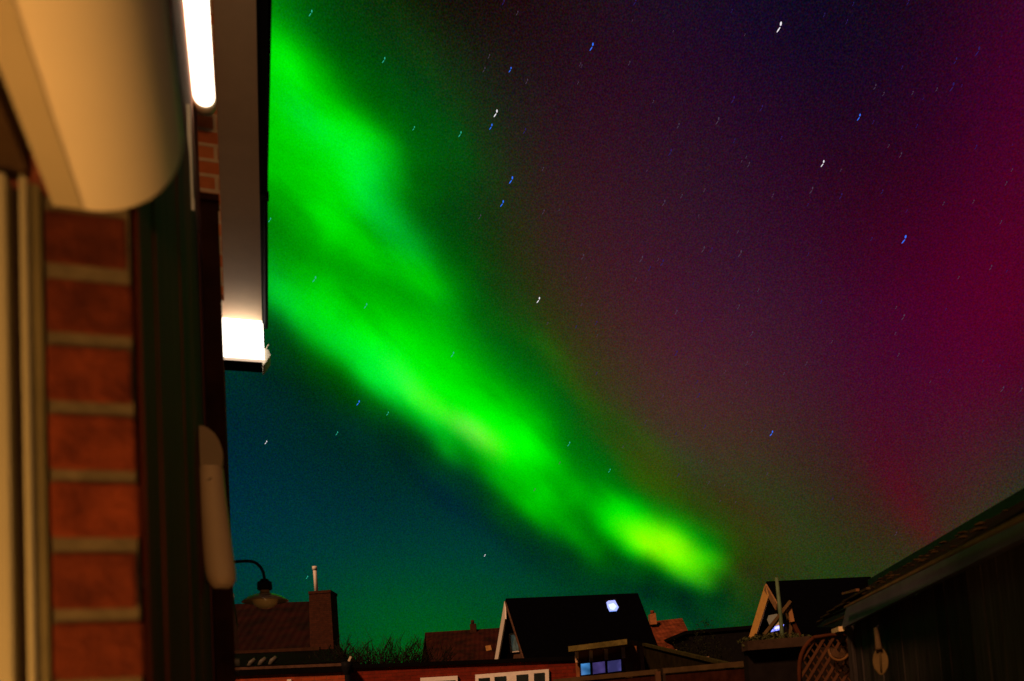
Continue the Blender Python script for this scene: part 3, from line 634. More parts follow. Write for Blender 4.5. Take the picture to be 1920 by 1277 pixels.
# ------------------------------------------------------------------ awning cassettes
def awning(name_label, v0, v1, zb, prof, tilt, capt):
    """prof: outline in (u,z) relative to the wall plane and zb"""
    r = root('awning_cassette', name_label, 'awning', W(WU, (v0 + v1) / 2, zb), HANG)
    vs = []; n_ = len(prof)
    A_ = [W(p[0], v0, p[1]) for p in prof]
    b = MB(); b.prism(A_, VA * (v1 - v0), smooth=False)
    o = b.build('housing', M['cream'], r)
    return r, o
# near one: bottom level, rounded outer corner, flat back
u0 = on_z(50, 250, on_v(250, 403, .70)[2])[0]
pts = []
zb1 = on_v(250, 403, .70)[2]
R1 = .075
uo = on_v(345, 330, .70)[0]
cu, czz = uo - R1, zb1 + R1
prof = [(u0, zb1 + .19), (u0, zb1 + .010)]
prof += [(u0 + .006, zb1 + .002)]
for i in range(0, 49):
    a = -PI / 2 + PI * .56 * i / 48
    prof.append((cu + R1 * math.cos(a), czz + R1 * math.sin(a)))
prof += [(uo - .010, zb1 + .15), (uo - .035, zb1 + .19)]
aw1, hs = awning('cream rounded awning cassette filling the top left corner, above the red bricks', -1.15, .70, zb1, prof, 0, 0)
b = MB(); b.prism([W(p[0] * .985 - .0012, .7002, zb1 + .003 + (p[1] - zb1) * .97) for p in prof], VA * .006); b.build('end_cap', M['cream'], aw1)
for (us, zs_) in ((u0 + .012, zb1 + .02), (uo - .03, zb1 + .05), (u0 + .04, zb1 + .012)):
    b = MB(); b.lathe(W(us, .7065, zs_), [(0, 0), (.0025, 0), (.0022, .0012), (0, .0015)], n=10, axis=-VA)
    b.build('screw', M['frame_dark'], aw1)
b = MB(); b.ubox(u0 - .0008, u0 + .021, -1.15, .698, zb1 - .0015, zb1 + .0022)
b.build('front_rail', mat('grey_beige_rail', (.38, .31, .19), rough=.5, var=.05), aw1)

# ------------------------------------------------------------------ half-round wall light, unlit, on the dark wall
VW = 1.60
wl = root('wall_light', 'unlit cream half-round wall light with a grey upper disc on the dark wall', 'lamp', W(WU, VW, on_v(400, 1100, VW)[2]), HANG)
b = MB()
disc = [(369, 797), (380, 798), (391, 803), (402, 812), (411, 826), (417, 844), (418, 862), (414, 882), (404, 898), (388, 906), (371, 908)]
b.prism([W(*on_v(x, y, VW + .004)) for x, y in disc], VA * .03)
b.build('upper_disc', mat('grey_disc', (.10, .085, .045), rough=.6, var=.1), wl)
rows = [(892, 371, 405), (885, 371, 416), (880, 371.5, 419), (910, 372, 421.5), (940, 373.5, 425), (980, 376, 430), (1020, 379, 435), (1055, 382, 440), (1075, 385, 442.5), (1088, 389, 442.5), (1098, 395, 438), (1104, 402, 428)]
rows = [(905, 371, 400), (894, 371, 410)] + rows[2:]
vs = []; fs = []; NC = 18
for (y, xl, xr) in rows:
    for k in range(NC + 1):
        a = PI * k / NC
        x = (xl + xr) / 2 - (xr - xl) / 2 * math.cos(a)
        yy = y if y > 900 and xr > 420 else y
        u_, v_, z_ = on_v(x, yy, VW)
        vs.append(W(u_, v_ - .034 * math.sin(a) * min(1, (xr - xl) / 50), z_))
order = list(range(len(rows)))
for i in range(2, len(rows) - 1):
    for k in range(NC):
        fs.append([i * (NC + 1) + k, i * (NC + 1) + k + 1, (i + 1) * (NC + 1) + k + 1, (i + 1) * (NC + 1) + k])
fs.append([(len(rows) - 1) * (NC + 1) + k for k in range(NC + 1)][::-1])
fs.append([2 * (NC + 1) + k for k in range(NC + 1)])
for i in range(2, len(rows) - 1):
    fs.append([i * (NC + 1), (i + 1) * (NC + 1), (i + 1) * (NC + 1) + NC, i * (NC + 1) + NC])
b.add(vs, fs, 0, False)
so = b.build('shade', mat('cream_shade', (.52, .33, .16), rough=.45, var=.05), wl)
b = MB(); b.tube([W(*on_v(370 + 48 * i / 8, 906 - 30 * (i / 8) ** 2, VW - .003 - .030 * math.sin(PI * i / 8))) for i in range(9)], .0016, n=6)
b.build('rim', M['frame_dark'], wl)
b = MB(); b.ubox(WU + .007, on_v(392, 950, VW)[0], VW + .001, VW + .03, on_v(392, 1090, VW)[2], on_v(392, 905, VW)[2]); b.build('back_plate', M['black'], wl)

# ------------------------------------------------------------------ strip lamp on the wall under the eaves
zt = 3.06
uL, _, _ = (WU, 0, 0)
vt = on_z(383, 190, zt)[1]
ut = on_v(383, 190, vt)[0]
print('tube', ut, vt)
lamp = root('strip_lamp', 'glowing white strip lamp running along the wall above a patch of orange lit brick', 'lamp', W(WU, vt - .6, zt), HANG)
b = MB(); path = [W(ut, vt - 1.25, zt)] + [W(ut, vt - .02, zt)] + [W(ut, vt - .008, zt), W(ut, vt, zt)]
b.tube(path, [.0245, .0245, .021, .011], n=16)
b.build('tube', glow('strip_light', (1, .82, .58), 4.5), lamp)
b = MB(); b.ubox(WU + .001, ut + .012, vt - 1.22, vt - .03, zt + .027, zt + .037)
b.tube([W(ut, vt - .012, zt), W(ut, vt + .012, zt)], [.0265, .0265], n=18)
b.build('lamp_body', M['cream'], lamp)
# cable duct dropping from the lamp
VD = 1.62
uc, vc, zt2 = on_v(352, 195, VD)
zb2 = on_v(355, 384, VD)[2]
duct = root('cable_duct', 'thin cream cable duct dropping down the lit bricks below the strip lamp', 'cable duct', W(uc, VD, zb2), HANG)
b = MB(); b.ubox(WU + .001, on_v(360, 300, VD)[0], VD, VD + .016, zb2, zt2)
b.build('duct', M['cream'], duct)
b = MB(); b.ubox(WU + .001, on_v(361, 300, VD)[0] + .001, VD - .004, VD - .0005, zb2 - .012, zb2 + .012); b.build('duct_foot', M['cream'], duct)

# ------------------------------------------------------------------ box end of the eaves, its reflected lamplight put in as a glow
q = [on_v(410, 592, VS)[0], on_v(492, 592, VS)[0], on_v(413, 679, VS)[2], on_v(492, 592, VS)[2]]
box = root('eave_end_box', 'blazing white square box with added glow closing the end of the eaves, brightest thing in view', 'lamp', W(q[0], VS, q[2]), HANG)
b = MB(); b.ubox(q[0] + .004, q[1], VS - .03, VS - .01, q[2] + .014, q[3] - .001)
b.build('end_panel', glow('reflected_end_light', (1, .88, .72), 4.2), box, bevel=.004)
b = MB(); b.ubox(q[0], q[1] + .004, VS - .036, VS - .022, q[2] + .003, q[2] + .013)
b.build('base_plate', glow('reflected_rim_light', (1, .72, .5), .85), box, bevel=.002)  # lower edge carries the same painted-in glow
ec = root('gutter_end', 'small pale pointed gutter end piece on the right side of the glowing square box', 'gutter end', W(q[1], VS, q[2]), HANG)
b = MB()
pp = [(492, 652), (503, 655), (508, 666), (498, 681), (493, 686), (493.5, 652)]
b.prism([W(*on_v(x, y, VS)) for x, y in pp[:-1]], VA * .12)
b.build('cap', mat('pale_gutter_cap', (.55, .50, .40), rough=.4), ec, bevel=.002)
b = MB(); b.tube([W(*on_v(499, 654, VS)), W(*on_v(504, 645, VS))], .0022, n=6); b.build('hook', M['cream'], ec)

# ------------------------------------------------------------------ hanging lamp on a swan-neck arm
VL = 4.60
P_ = lambda x, y, v=VL: W(*on_v(x, y, v))
gl = root('swan_neck_lamp', 'unlit enamel lamp with glass globe hanging from a curved arm on the wall corner', 'lamp', P_(438, 1056), HANG)
b = MB()
arm = [P_(430, 1055), P_(445, 1053), P_(462, 1052), P_(474, 1053), P_(482, 1057), P_(489, 1064), P_(494, 1074), P_(496, 1086)]
b.tube(arm, .0085, n=10); b.build('arm', M['black'], gl)
b = MB(); c0 = P_(434, 1055); b.lathe(c0, [(0, -.02), (.04, -.02), (.042, 0), (.03, .012), (0, .014)], axis=UA); b.build('wall_rose', M['black'], gl)
ctr = P_(497, 1120); mpx = (P_(498, 1120) - P_(497, 1120)).length
px = lambda v_: v_ * mpx
b = MB(); b.lathe(ctr, [(0, px(37)), (px(7), px(36)), (px(10), px(32)), (px(14), px(30)), (px(14.5), px(16)), (px(12), px(14)), (0, px(13))]); b.build('cap', M['black'], gl)
b = MB(); b.lathe(ctr, [(px(9), px(14)), (px(10), px(8)), (px(20), px(6)), (px(33), px(1)), (px(43), px(-6)), (px(45), px(-8)), (px(44), px(-9)), (px(33), px(-2.5)), (px(20), px(3)), (px(8), px(6))])
b.build('shade', mat('brown_enamel', (.36, .21, .08), rough=.3, spec=.6), gl)
b = MB(); b.lathe(ctr, [(px(8), px(12)), (px(8.6), px(7.5)), (px(11), px(6.5))]); b.build('collar', M['white'], gl)
b = MB(); b.lathe(ctr, [(px(24), px(-2)), (px(25), px(-7)), (px(22), px(-14)), (px(15), px(-19.5)), (px(7), px(-22)), (0, px(-22.6))])
b.build('globe', mat('glint_glass', (.95, .62, .25), rough=.12, spec=.9, var=.1), gl)  # bright colour stands for the glint of light on the globe

# ------------------------------------------------------------------ room light (the lit room behind the door)
pl = bpy.data.lights.new('room_lamp_light', 'POINT'); pl.energy = 42; pl.color = (1, .50, .13); pl.shadow_soft_size = .12
plo = bpy.data.objects.new('room_lamp_light', pl); COL.objects.link(plo); plo.location = W(-.55, .12, 1.22)

tl = bpy.data.lights.new('terrace_lamp_light', 'POINT'); tl.energy = 130; tl.color = (1, .55, .24); tl.shadow_soft_size = .10
tlo = bpy.data.objects.new('terrace_lamp_light', tl); COL.objects.link(tlo); tlo.location = W(.16, -2.6, .75)

# ------------------------------------------------------------------ houses beyond the gardens
def P(x, y, Y): return at(x, y, Y)
def quad_slab(b, a, bb, c, d, t, mi=0):
    a, bb, c, d = map(Vector, (a, bb, c, d))
    nrm = (bb - a).cross(d - a).normalized()
    if nrm.z < 0: nrm = -nrm
    b.prism([a, bb, c, d], nrm * -t, mi)

def gable_house(name, label, cat, ra, rb_, fa, fb, ba, roofm, wallm, eave=.25, slab=.18, base_z=0):
    """ridge a-b, front eave a-b, back eave a (photo position + distance each)"""
    RA, RB, FA, FB, BA = [P(*p) for p in (ra, rb_, fa, fb, ba)]
    BB = BA + (RB - RA)
    r = root(name, label, cat, (RA + RB + FA + BA).to_3d() / 4 * 1.0)
    r.location.z = 0
    b = MB()
    quad_slab(b, RA, RB, FB, FA, slab)
    roof_ = b.build('roof', roofm, r)
    b = MB(); quad_slab(b, RA, RB, BB, BA, slab); b.build('rear_roof', roofm, r)
    ax = (RB - RA).normalized()
    i0 = ax * eave
    dn = Vector((0, 0, -slab * 1.25))
    b = MB()
    A3 = [FA + i0 + dn, RA + i0 + dn, BA + i0 + dn]; B3 = [FB - i0 + dn, RB - i0 + dn, BB - i0 + dn]
    def g(p): return Vector((p.x, p.y, base_z))
    pa = [g(A3[0]), A3[0], A3[1], A3[2], g(A3[2])]; pb = [g(B3[0]), B3[0], B3[1], B3[2], g(B3[2])]
    b.add(pa + pb, [[0, 1, 2, 3, 4], [5, 6, 7, 8, 9], [0, 1, 6, 5], [1, 2, 7, 6], [2, 3, 8, 7], [3, 4, 9, 8], [4, 0, 5, 9]])
    b.build('wall', wallm, r)
    return r, (RA, RB, FA, FB, BA, BB), roof_

# black-roofed house in the middle
hb, (RA, RB, FA, FB, BA, BB), rf = gable_house('gabled_house', 'house with a wide black roof, a pale gable edge and one bright blue-white skylight', 'house',
    (948, 1122, 36), (1196, 1112, 36), (986, 1240, 32), (1243, 1236, 32), (928, 1240, 39.5), M['slate'], M['dwall'], eave=.5)
gn = (BA - FA).cross(RA - FA).normalized()
if gn.y > 0: gn = -gn
side = (RA - RB).normalized()
def verge(parent, a, c, w, m, name='verge_board', th=.06, out=.0):
    b = MB(); d = (c - a).normalized(); nn = side_ = parent_side
    dw = nn.cross(d).normalized() * w
    if dw.z > 0: dw = -dw
    b.prism([a + nn * out, c + nn * out, c + dw + nn * out, a + dw + nn * out], nn * th)
    return b.build(name, m, parent)
parent_side = side
verge(hb, RA + Vector((0, 0, -.12)), BA + Vector((0, 0, -.1)), 1.1, M['white'])
verge(hb, RA + Vector((0, 0, -.12)), FA + Vector((0, 0, -.12)), .10, M['dwall'])
def rect_on(parent, px_, Y, name, m, th=.06, off=Vector((0, 0, 0))):
    pts = [P(x, y, Y) + off for x, y in px_]
    nn = (pts[1] - pts[0]).cross(pts[3] - pts[0]).normalized()
    if nn.y > 0: nn = -nn
    b = MB(); b.prism(pts, nn * th); return b.build(name, m, parent)
rect_p = lambda px_, p0, nn: [on_plane(x, y, p0, nn) for x, y in px_]
def on_wall(parent, px_, p0, nn, name, m, th=.06, out=.01, sub=None):
    if nn.dot(EYE - p0) < 0: nn = -nn
    pts = rect_p(px_, p0 + nn * out, nn)
    b = MB(); b.prism(pts, nn * th); return b.build(name, m, sub or parent)
gp = FA - side * .5; gnn = (BA - FA).cross(Vector((0, 0, 1))).normalized()
wf = on_wall(hb, [(955, 1188), (970, 1186), (974, 1222), (959, 1224)], gp, gnn, 'window', M['white'], .05, .02)
on_wall(hb, [(958, 1191), (970, 1190), (973, 1219), (961, 1221)], gp, gnn, 'pane', glass_mat('green_pane', (.10, .14, .12), (.12, .15, .12), .25), .01, .075, sub=wf)
rn = (RB - RA).cross(FA - RA).normalized()
sk = on_wall(hb, [(1134, 1127), (1155, 1124), (1163, 1145), (1142, 1149)], RA, rn, 'skylight', M['black'], .05, .0)
on_wall(hb, [(1137, 1130), (1141, 1127), (1153, 1126), (1157, 1134), (1160, 1139), (1156, 1146), (1143, 1147), (1139, 1139)], RA, rn, 'pane', glow('skylight_glow', (.05, .28, 1), 1.2), .02, .052, sub=sk)
on_wall(hb, [(1141, 1134), (1150, 1131), (1156, 1137), (1151, 1143), (1145, 1142)], RA, rn, 'lit_room', glow('skylight_core', (.45, .8, 1), 1.1), .01, .075, sub=sk)

# A-shaped gable house on the right
ha, (RA, RB, FA, FB, BA, BB), rf = gable_house('gabled_house', 'dark house on the right with an orange-lit pointed gable and blue light in its window', 'house',
    (1437, 1090, 32), (1632, 1081, 32), (1506, 1207, 28.5), (1712, 1200, 28.5), (1401, 1207, 35.5), M['slate'], mat('dark_gable_wall', (.02, .012, .008)), eave=.5)
parent_side = side = (RA - RB).normalized()
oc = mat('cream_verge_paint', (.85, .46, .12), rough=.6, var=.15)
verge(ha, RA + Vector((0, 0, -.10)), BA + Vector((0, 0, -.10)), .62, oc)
verge(ha, RA + Vector((0, 0, -.10)), RA.lerp(FA, .34) + Vector((0, 0, -.10)), .30, mat('brown_verge', (.30, .16, .07)))
gp = FA - side * .5; gnn = (BA - FA).cross(Vector((0, 0, 1))).normalized()
wf = on_wall(ha, [(1437, 1155), (1457, 1151), (1470, 1171), (1446, 1176)], gp, gnn, 'blind', mat('cream_blind', (.75, .60, .42), emit=(1, .62, .3), es=.12), .04, .02)
on_wall(ha, [(1449, 1174), (1470, 1171), (1467, 1180), (1446, 1185)], gp, gnn, 'pane', glass_mat('blue_lit_pane', (.02, .02, .1), (.22, .24, 1), 2.4, 5), .03, .02, sub=wf)
on_wall(ha, [(1455, 1175), (1467, 1173), (1463, 1178), (1452, 1180)], gp, gnn, 'lit_room', glow('blue_core', (.6, .65, 1), 1.3), .01, .055, sub=wf)

# tiled house with tall chimney, left
ht, (RA, RB, FA, FB, BA, BB), rf = gable_house('tiled_house', 'house with a dark red tiled roof and a tall chimney beside the hanging lamp', 'house',
    (400, 1134, 28), (604, 1127, 28), (400, 1229, 24.5), (616, 1219, 24.5), (398, 1229, 31), M['tile_dark'], mat('dark_house_wall', (.03, .016, .010)), eave=.4)
ch = [P(579, 1109, 24.2), P(619, 1106, 24.2), P(627, 1238, 24.2), P(582, 1238, 24.2)]
b = MB(); b.prism(ch, (0, .9, 0)); cs = b.build('chimney', M['stack'], ht)
b = MB(); b.prism([P(578, 1109, 24.18), P(620, 1106, 24.18), P(620, 1111, 24.18), P(578, 1114, 24.18)], (0, .94, 0)); b.build('chimney_cap', M['stack'], cs)
b = MB(); b.tube([P(593, 1109, 24.6), P(591.5, 1085, 24.6), P(590, 1064, 24.6)], .058, n=10)
b.tube([P(590.3, 1069, 24.6), P(589.8, 1062, 24.6)], .075, n=10); b.build('flue', M['white'], cs)
# low lean-to in front of it
b = MB()
lt = root('lean_to', 'low dark lean-to roof with a pale ridge and small ventilators, under the tiled house', 'outbuilding', P(530, 1240, 20) * Vector((1, 1, 0)) if False else Vector((P(530, 1240, 20).x, P(530, 1240, 20).y, 0)))
quad_slab(b, P(430, 1225, 22), P(640, 1216, 22), P(650, 1240, 19), P(430, 1251, 19), .12); b.build('roof', M['roofing'], lt)
b = MB(); b.bar(P(430, 1226, 21.9), P(600, 1218, 21.9), .14); b.build('ridge', mat('dim_ridge', (.05, .022, .012)), lt)
p_ = [P(434, 1252, 18.9), P(648, 1243, 18.9)]
b = MB(); b.prism([Vector((p_[0].x, p_[0].y, 0)), Vector((p_[1].x, p_[1].y, 0)), p_[1], p_[0]], (0, 2.6, 0)); b.build('wall', M['dwall'], lt)
for x, y in ((468, 1246), (488, 1244), (508, 1242)):
    c0 = P(x, y, 19.2); b = MB()
    b.tube([c0 + Vector((-.02, 0, -.06)), c0 + Vector((.03, 0, .03)), c0 + Vector((.14, 0, .12))], [.06, .07, .05], n=8)
    b.build('ventilator', mat('dull_aluminium', (.10, .085, .065), rough=.5) if x == 468 else bpy.data.materials['dull_aluminium'], lt)

# red tiled house behind
hr, q_, rf = gable_house('tiled_house', 'low red-brown tiled house with a stubby chimney, left of the black roof', 'house',
    (797, 1186, 44), (990, 1174, 44), (803, 1246, 40), (1010, 1236, 40), (790, 1246, 48), M['tile_red'], M['dwall'], eave=.4)
b = MB(); b.prism([P(881, 1170, 43.6), P(892, 1169, 43.6), P(894, 1192, 43.6), P(882, 1192, 43.6)], (0, .6, 0)); cs = b.build('chimney', M['stack'], hr)
b = MB(); b.tube([P(886, 1170, 43.9), P(886, 1163, 43.9)], .09, n=8); b.build('flue', M['stack'], cs)
on_wall(hr, [(910, 1213), (920, 1211), (922, 1220), (912, 1222)], P(803, 1246, 40), (P(1010, 1236, 40) - P(803, 1246, 40)).cross(P(797, 1186, 44) - P(803, 1246, 40)).normalized(), 'roof_window', mat('ochre_light', (.4, .2, .06)), .05, .0)
# orange tiled house far right
ho, q_, rf = gable_house('tiled_house', 'small orange-lit tiled roof with a short chimney, right of the black roof', 'house',
    (1216, 1166, 52), (1279, 1159, 52), (1222, 1225, 46), (1303, 1210, 46), (1210, 1225, 58), M['tile_orange'], mat('brick_gable_dim', (.14, .04, .016)), eave=.3)
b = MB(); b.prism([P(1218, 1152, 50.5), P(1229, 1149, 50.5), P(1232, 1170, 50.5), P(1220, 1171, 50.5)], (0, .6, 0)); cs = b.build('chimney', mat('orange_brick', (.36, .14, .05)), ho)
b = MB(); b.tube([P(1223, 1151, 50.7), P(1223, 1145, 50.7)], .12, n=8); b.build('chimney_pot', M['tile_orange'], cs)
# black flat-roofed block
fl = root('flat_roof_block', 'long black flat-roofed building between the orange roof and the pointed gable', 'building', Vector((P(1350, 1180, 42).x, 42, 0)))
pa_, pb_ = P(1292, 1189, 42), P(1425, 1178, 42)
b = MB(); b.prism([Vector((pa_.x, 42, 0)), Vector((pb_.x, 42, 0)), pb_, pa_], (0, 6, 0)); b.build('wall', mat('black_wall', (.008, .007, .007)), fl)
b = MB(); b.prism([pa_ + Vector((-.2, -.15, .0)), pb_ + Vector((.2, -.15, 0)), pb_ + Vector((.2, -.15, .18)), pa_ + Vector((-.2, -.15, .18))], (0, 6.3, 0)); b.build('roof', M['roofing'], fl)

# ------------------------------------------------------------------ brick garages along the back of the garden
def garage(label, xa, ya, xb, yb, Y, brickm, capt, x_end=None):
    a, c = P(xa, ya, Y), P(xb, yb, Y)
    r = root('garage', label, 'garage', Vector(((a.x + c.x) / 2, Y, 0)), 0, 'flat-roofed brick garages')
    b = MB(); b.prism([Vector((a.x, Y, 0)), Vector((c.x, Y, 0)), c, a], (0, 5, 0)); b.build('wall', brickm, r)
    b = MB(); b.prism([a + Vector((-.05, -.06, 0)), c + Vector((.05, -.06, 0)), c + Vector((.05, -.06, capt)), a + Vector((-.05, -.06, capt))], (0, 5.1, 0))
    b.build('roof_edge', M['roofing'], r)
    return r, Y
g1, Y1 = garage('brighter orange brick garage at the bottom left, below the dark lean-to', 436, 1268, 649, 1260, 13.6, M['garage_brick'], .10)
g2, Y2 = garage('long dull red brick garage with pale framed windows under a thin black roof edge', 652, 1254, 1090, 1238, 14.0, M['garage_brick2'], .07)
def win_on(parent, x0, x1, yt0, yt1, Y, panes, fr=4, depth=60, label=None):
    """white frame, its top edge from (x0,yt0) to (x1,yt1), panes as photo x ranges"""
    yb = depth
    b = MB()
    pts = [P(x0, yt0, Y), P(x1, yt1, Y), P(x1 + 1, yt1 + yb, Y), P(x0 + 1, yt0 + yb, Y)]
    b.prism(pts, (0, .05, 0))
    o = b.build('window', M['white'], parent)
    for (a, c, t) in panes:
        f = (a - x0) / (x1 - x0); g_ = (c - x0) / (x1 - x0)
        ya, yc = yt0 + (yt1 - yt0) * f, yt0 + (yt1 - yt0) * g_
        pp_ = [P(a, ya + t, Y - .012), P(c, yc + t, Y - .012), P(c + 1, yc + yb - 4, Y - .012), P(a + 1, ya + yb - 4, Y - .012)]
        q = MB(); q.prism(pp_, (0, .010, 0)); q.build('pane', M['dglass'], o)
        q = MB()
        w_ = .012
    return o
win_on(g2, 788, 858, 1271, 1267, Y2 - .07, [(792, 854, 8)])
win_on(g2, 891, 1029, 1265, 1254.5, Y2 - .07, [(897, 918, 7.5), (927, 949, 7), (968, 990, 6.5), (1001, 1021, 6)])
win_on(g1, 538, 546, 1274, 1273.5, Y1 - .07, [])
dp = root('downpipe', 'dark downpipe with a pale bracket between the two brick garages', 'pipe', Vector((P(650, 1260, 13.5).x, 13.5, 0)))
b = MB(); t_ = P(651, 1252, 13.5); b.tube([Vector((t_.x, 13.5, 0)), t_], .05, n=10); b.build('pipe', M['black'], dp)
b = MB(); b.lathe(t_, [(.05, -.12), (.1, 0), (.1, .1), (0, .1)], n=12); b.build('hopper', M['black'], dp)
b = MB(); b.bar(P(654, 1240, 13.45), P(658, 1231, 13.45), .035); b.build('bracket', M['cream'], dp)

# ------------------------------------------------------------------ summerhouse, bluish reflections put into its panes as a weak glow
sh = root('summerhouse', 'small wooden summerhouse with overhanging flat roof and bluish windows', 'summerhouse', Vector((P(1135, 1250, 11).x, 11, 0)))
YS = 11.0
fa_, fb_ = P(1078, 1222, YS), P(1193, 1211, YS)
ec_ = P(1206, 1212, YS + 1.6)
gz = lambda p: Vector((p.x, p.y, 0))
b = MB(); b.prism([gz(fa_), gz(fb_), fb_ , fa_], (0, .06, 0))
b.prism([gz(fb_) + Vector((.002, 0, 0)), gz(ec_), ec_, fb_ + Vector((.002, 0, 0))], (-.03, .05, 0)); b.build('wall', mat('summerhouse_boards', (.24, .085, .03), rough=.9, var=.4, scale=7), sh)
b = MB(); b.prism([P(1066, 1222, YS - .5), P(1176, 1208, YS - .5), P(1208, 1213, YS + 1.7), P(1092, 1221, YS + 1.7)], (0, 0, .07)); b.build('roof', mat('mossy_roof_edge', (.14, .11, .03), rough=1, var=.5, scale=9), sh)
for x in (1081, 1107.5, 1136, 1168):
    yt = 1222.5 - (x - 1078) * .096
    b = MB(); b.bar(P(x, yt, YS - .07), P(x + 1.2, yt + 20, YS - .07), .045, .05); b.build('bracket', mat('pale_bracket', (.85, .48, .30)) if x < 1090 else bpy.data.materials['pale_bracket'], sh)
lp = [((1089, 1245), (1106, 1243), (1.0, (.10, .42, 1))), ((1111, 1243), (1134, 1240), (.42, (.32, .22, .9))), ((1139, 1240), (1164, 1236.5), (.62, (.28, .26, 1)))]
for i, ((xa, ya), (xb, yb), (es, ec2)) in enumerate(lp):
    fr_ = MB(); fr_.prism([P(xa - 2, ya - 2, YS - .03), P(xb + 2, yb - 2, YS - .03), P(xb + 3, yb + 60, YS - .03), P(xa - 1, ya + 60, YS - .03)], (0, .025, 0))
    wo = fr_.build('window', M['wood_dark'], sh)
    q = MB(); q.prism([P(xa, ya, YS - .04), P(xb, yb, YS - .04), P(xb + 1, yb + 21, YS - .04), P(xa + 1, ya + 21, YS - .04)], (0, .008, 0))
    q.build('pane', glass_mat('sheen_pane_%s' % ('abc'[i]), (.05, .05, .08), ec2, es * .62, 3.5), wo)
q = MB(); q.prism([P(1172, 1243, YS - .03), P(1186, 1241, YS - .03), P(1187, 1277, YS - .03), P(1173, 1277, YS - .03)], (0, .025, 0)); q.build('panel', mat('ochre_panel', (.24, .14, .05)), sh)

# ------------------------------------------------------------------ mossy lean-to roof falling to the right
bs = root('boundary_fence', 'dark sloping fence rail with mossy capping running right from the summerhouse', 'fence', Vector((P(1300, 1240, 9).x, 9.6, 0)))
r0, r1 = P(1207, 1211, 11.6), P(1392, 1256, 7.6)
b = MB(); b.prism([gz(r0), gz(r1), r1, r0], (0, .05, 0)); b.build('boards', mat('green_dark_boards', (.018, .013, .005), rough=.95, var=.5), bs)
b = MB(); b.bar(r0 + Vector((0, -.03, .02)), r1 + Vector((0, -.03, .02)), .05, .035); b.build('capping', mat('mossy_capping', (.045, .038, .012), rough=1, var=.5, scale=12), bs)
for (x, y, h) in ((1265, 1221, 25), (1326, 1234, 9)):
    Y = 10.3 if x < 1300 else 8.9
    b = MB(); b.bar(P(x, y - 3, Y), P(x + 1.5, y + h, Y), .05 if x < 1300 else .03); b.build('post', mat('pale_post', (.34, .20, .12)) if x < 1300 else bpy.data.materials['pale_post'], bs)

# ------------------------------------------------------------------ near fence with framed panels
nf = root('panel_fence', 'framed wooden panel fence with lighter top rail crossing the bottom of the view', 'fence', Vector((P(1250, 1270, 7.5).x, 7.5, 0)))
fpx = [(1040, 1277.5, 8.6), (1236, 1259, 7.4), (1247, 1258, 7.33), (1436, 1241, 6.4)]
T = [P(*p) for p in fpx]
for k, (a, c) in enumerate(((T[0], T[1]), (T[2], T[3]))):
    b = MB(); b.prism([gz(a), gz(c), c + Vector((0, 0, -.03)), a + Vector((0, 0, -.03))], (0.01, .02, 0)); b.build('panel', mat('red_brown_panel', (.028, .008, .004), rough=.9, var=.5, scale=9) if k == 0 else bpy.data.materials['red_brown_panel'], nf)
    b = MB(); b.bar(a, c, .045, .045); b.build('top_rail', mat('worn_rail', (.075, .045, .020), rough=.8, var=.3) if k == 0 else bpy.data.materials['worn_rail'], nf)
    b = MB(); b.bar(gz(c) + Vector((-.02, -.02, 0)), c + Vector((-.02, -.02, .0)), .045, .05); b.build('stile', mat('brown_stile', (.10, .045, .02)) if k == 0 else bpy.data.materials['brown_stile'], nf)
    b = MB(); b.bar(gz(c) + Vector((.06, 0, 0)), c + Vector((.06, 0, .03)), .07, .07); b.build('post', mat('dark_post', (.035, .022, .014)) if k == 0 else bpy.data.materials['dark_post'], nf)

# ------------------------------------------------------------------ bare bush and shrubs
def twigs(b, base, h, n, spread, seed, r0=.012, lean=0.0):
    r_ = random.Random(seed)
    for _ in range(n):
        a = r_.uniform(0, 2 * PI); k = r_.random() ** .6
        hh = h * r_.uniform(.55, 1.05) * (1 - .25 * k)
        o = base + Vector((math.cos(a) * spread * .35 * k, math.sin(a) * spread * .3 * k, 0))
        d = Vector((math.cos(a) * k * spread + lean, math.sin(a) * k * spread * .5, hh))
        path = [o + d * t + Vector((r_.uniform(-1, 1), r_.uniform(-1, 1), 0)) * .05 * h * t + Vector((math.cos(a), 0, 0)) * spread * .25 * t * t for t in (0, .3, .6, .85, 1)]
        b.tube(path, [r0 * (1.15 - t) for t in (0, .3, .6, .85, 1)], n=4)
        for _ in range(5):
            t = r_.uniform(.35, .95); p = path[0].lerp(path[-1], t)
            q = p + Vector((r_.uniform(-.3, .35), r_.uniform(-.2, .2), r_.uniform(.15, .5))) * h * .28
            b.tube([p, p.lerp(q, .5) + Vector((0, 0, .02)), q], [r0 * .5, r0 * .4, r0 * .2], n=3)
def leaves(b, c, rx, ry, rz, n, s, seed):
    r_ = random.Random(seed)
    cl = [(Vector((r_.gauss(0, .5) * rx, r_.gauss(0, .5) * ry, r_.gauss(0, .45) * rz)), r_.uniform(.2, .5)) for _ in range(16)]
    for _ in range(n):
        cc, k = r_.choice(cl)
        p = c + cc + Vector((r_.gauss(0, k * rx), r_.gauss(0, k * ry), r_.gauss(0, k * rz))) * .6
        x = Vector((r_.uniform(-1, 1), r_.uniform(-1, 1), r_.uniform(-1, 1))).normalized(); y = x.orthogonal().normalized()
        ss = s * r_.uniform(.6, 1.4)
        b.add([p - x * ss, p - y * ss * .45, p + x * ss, p + y * ss * .45], [[0, 1, 2, 3]])
twm = mat('bare_twig', (.016, .014, .008), rough=1)
lfm = mat('dull_leaf', (.014, .016, .006), rough=.9, var=.5, scale=20)
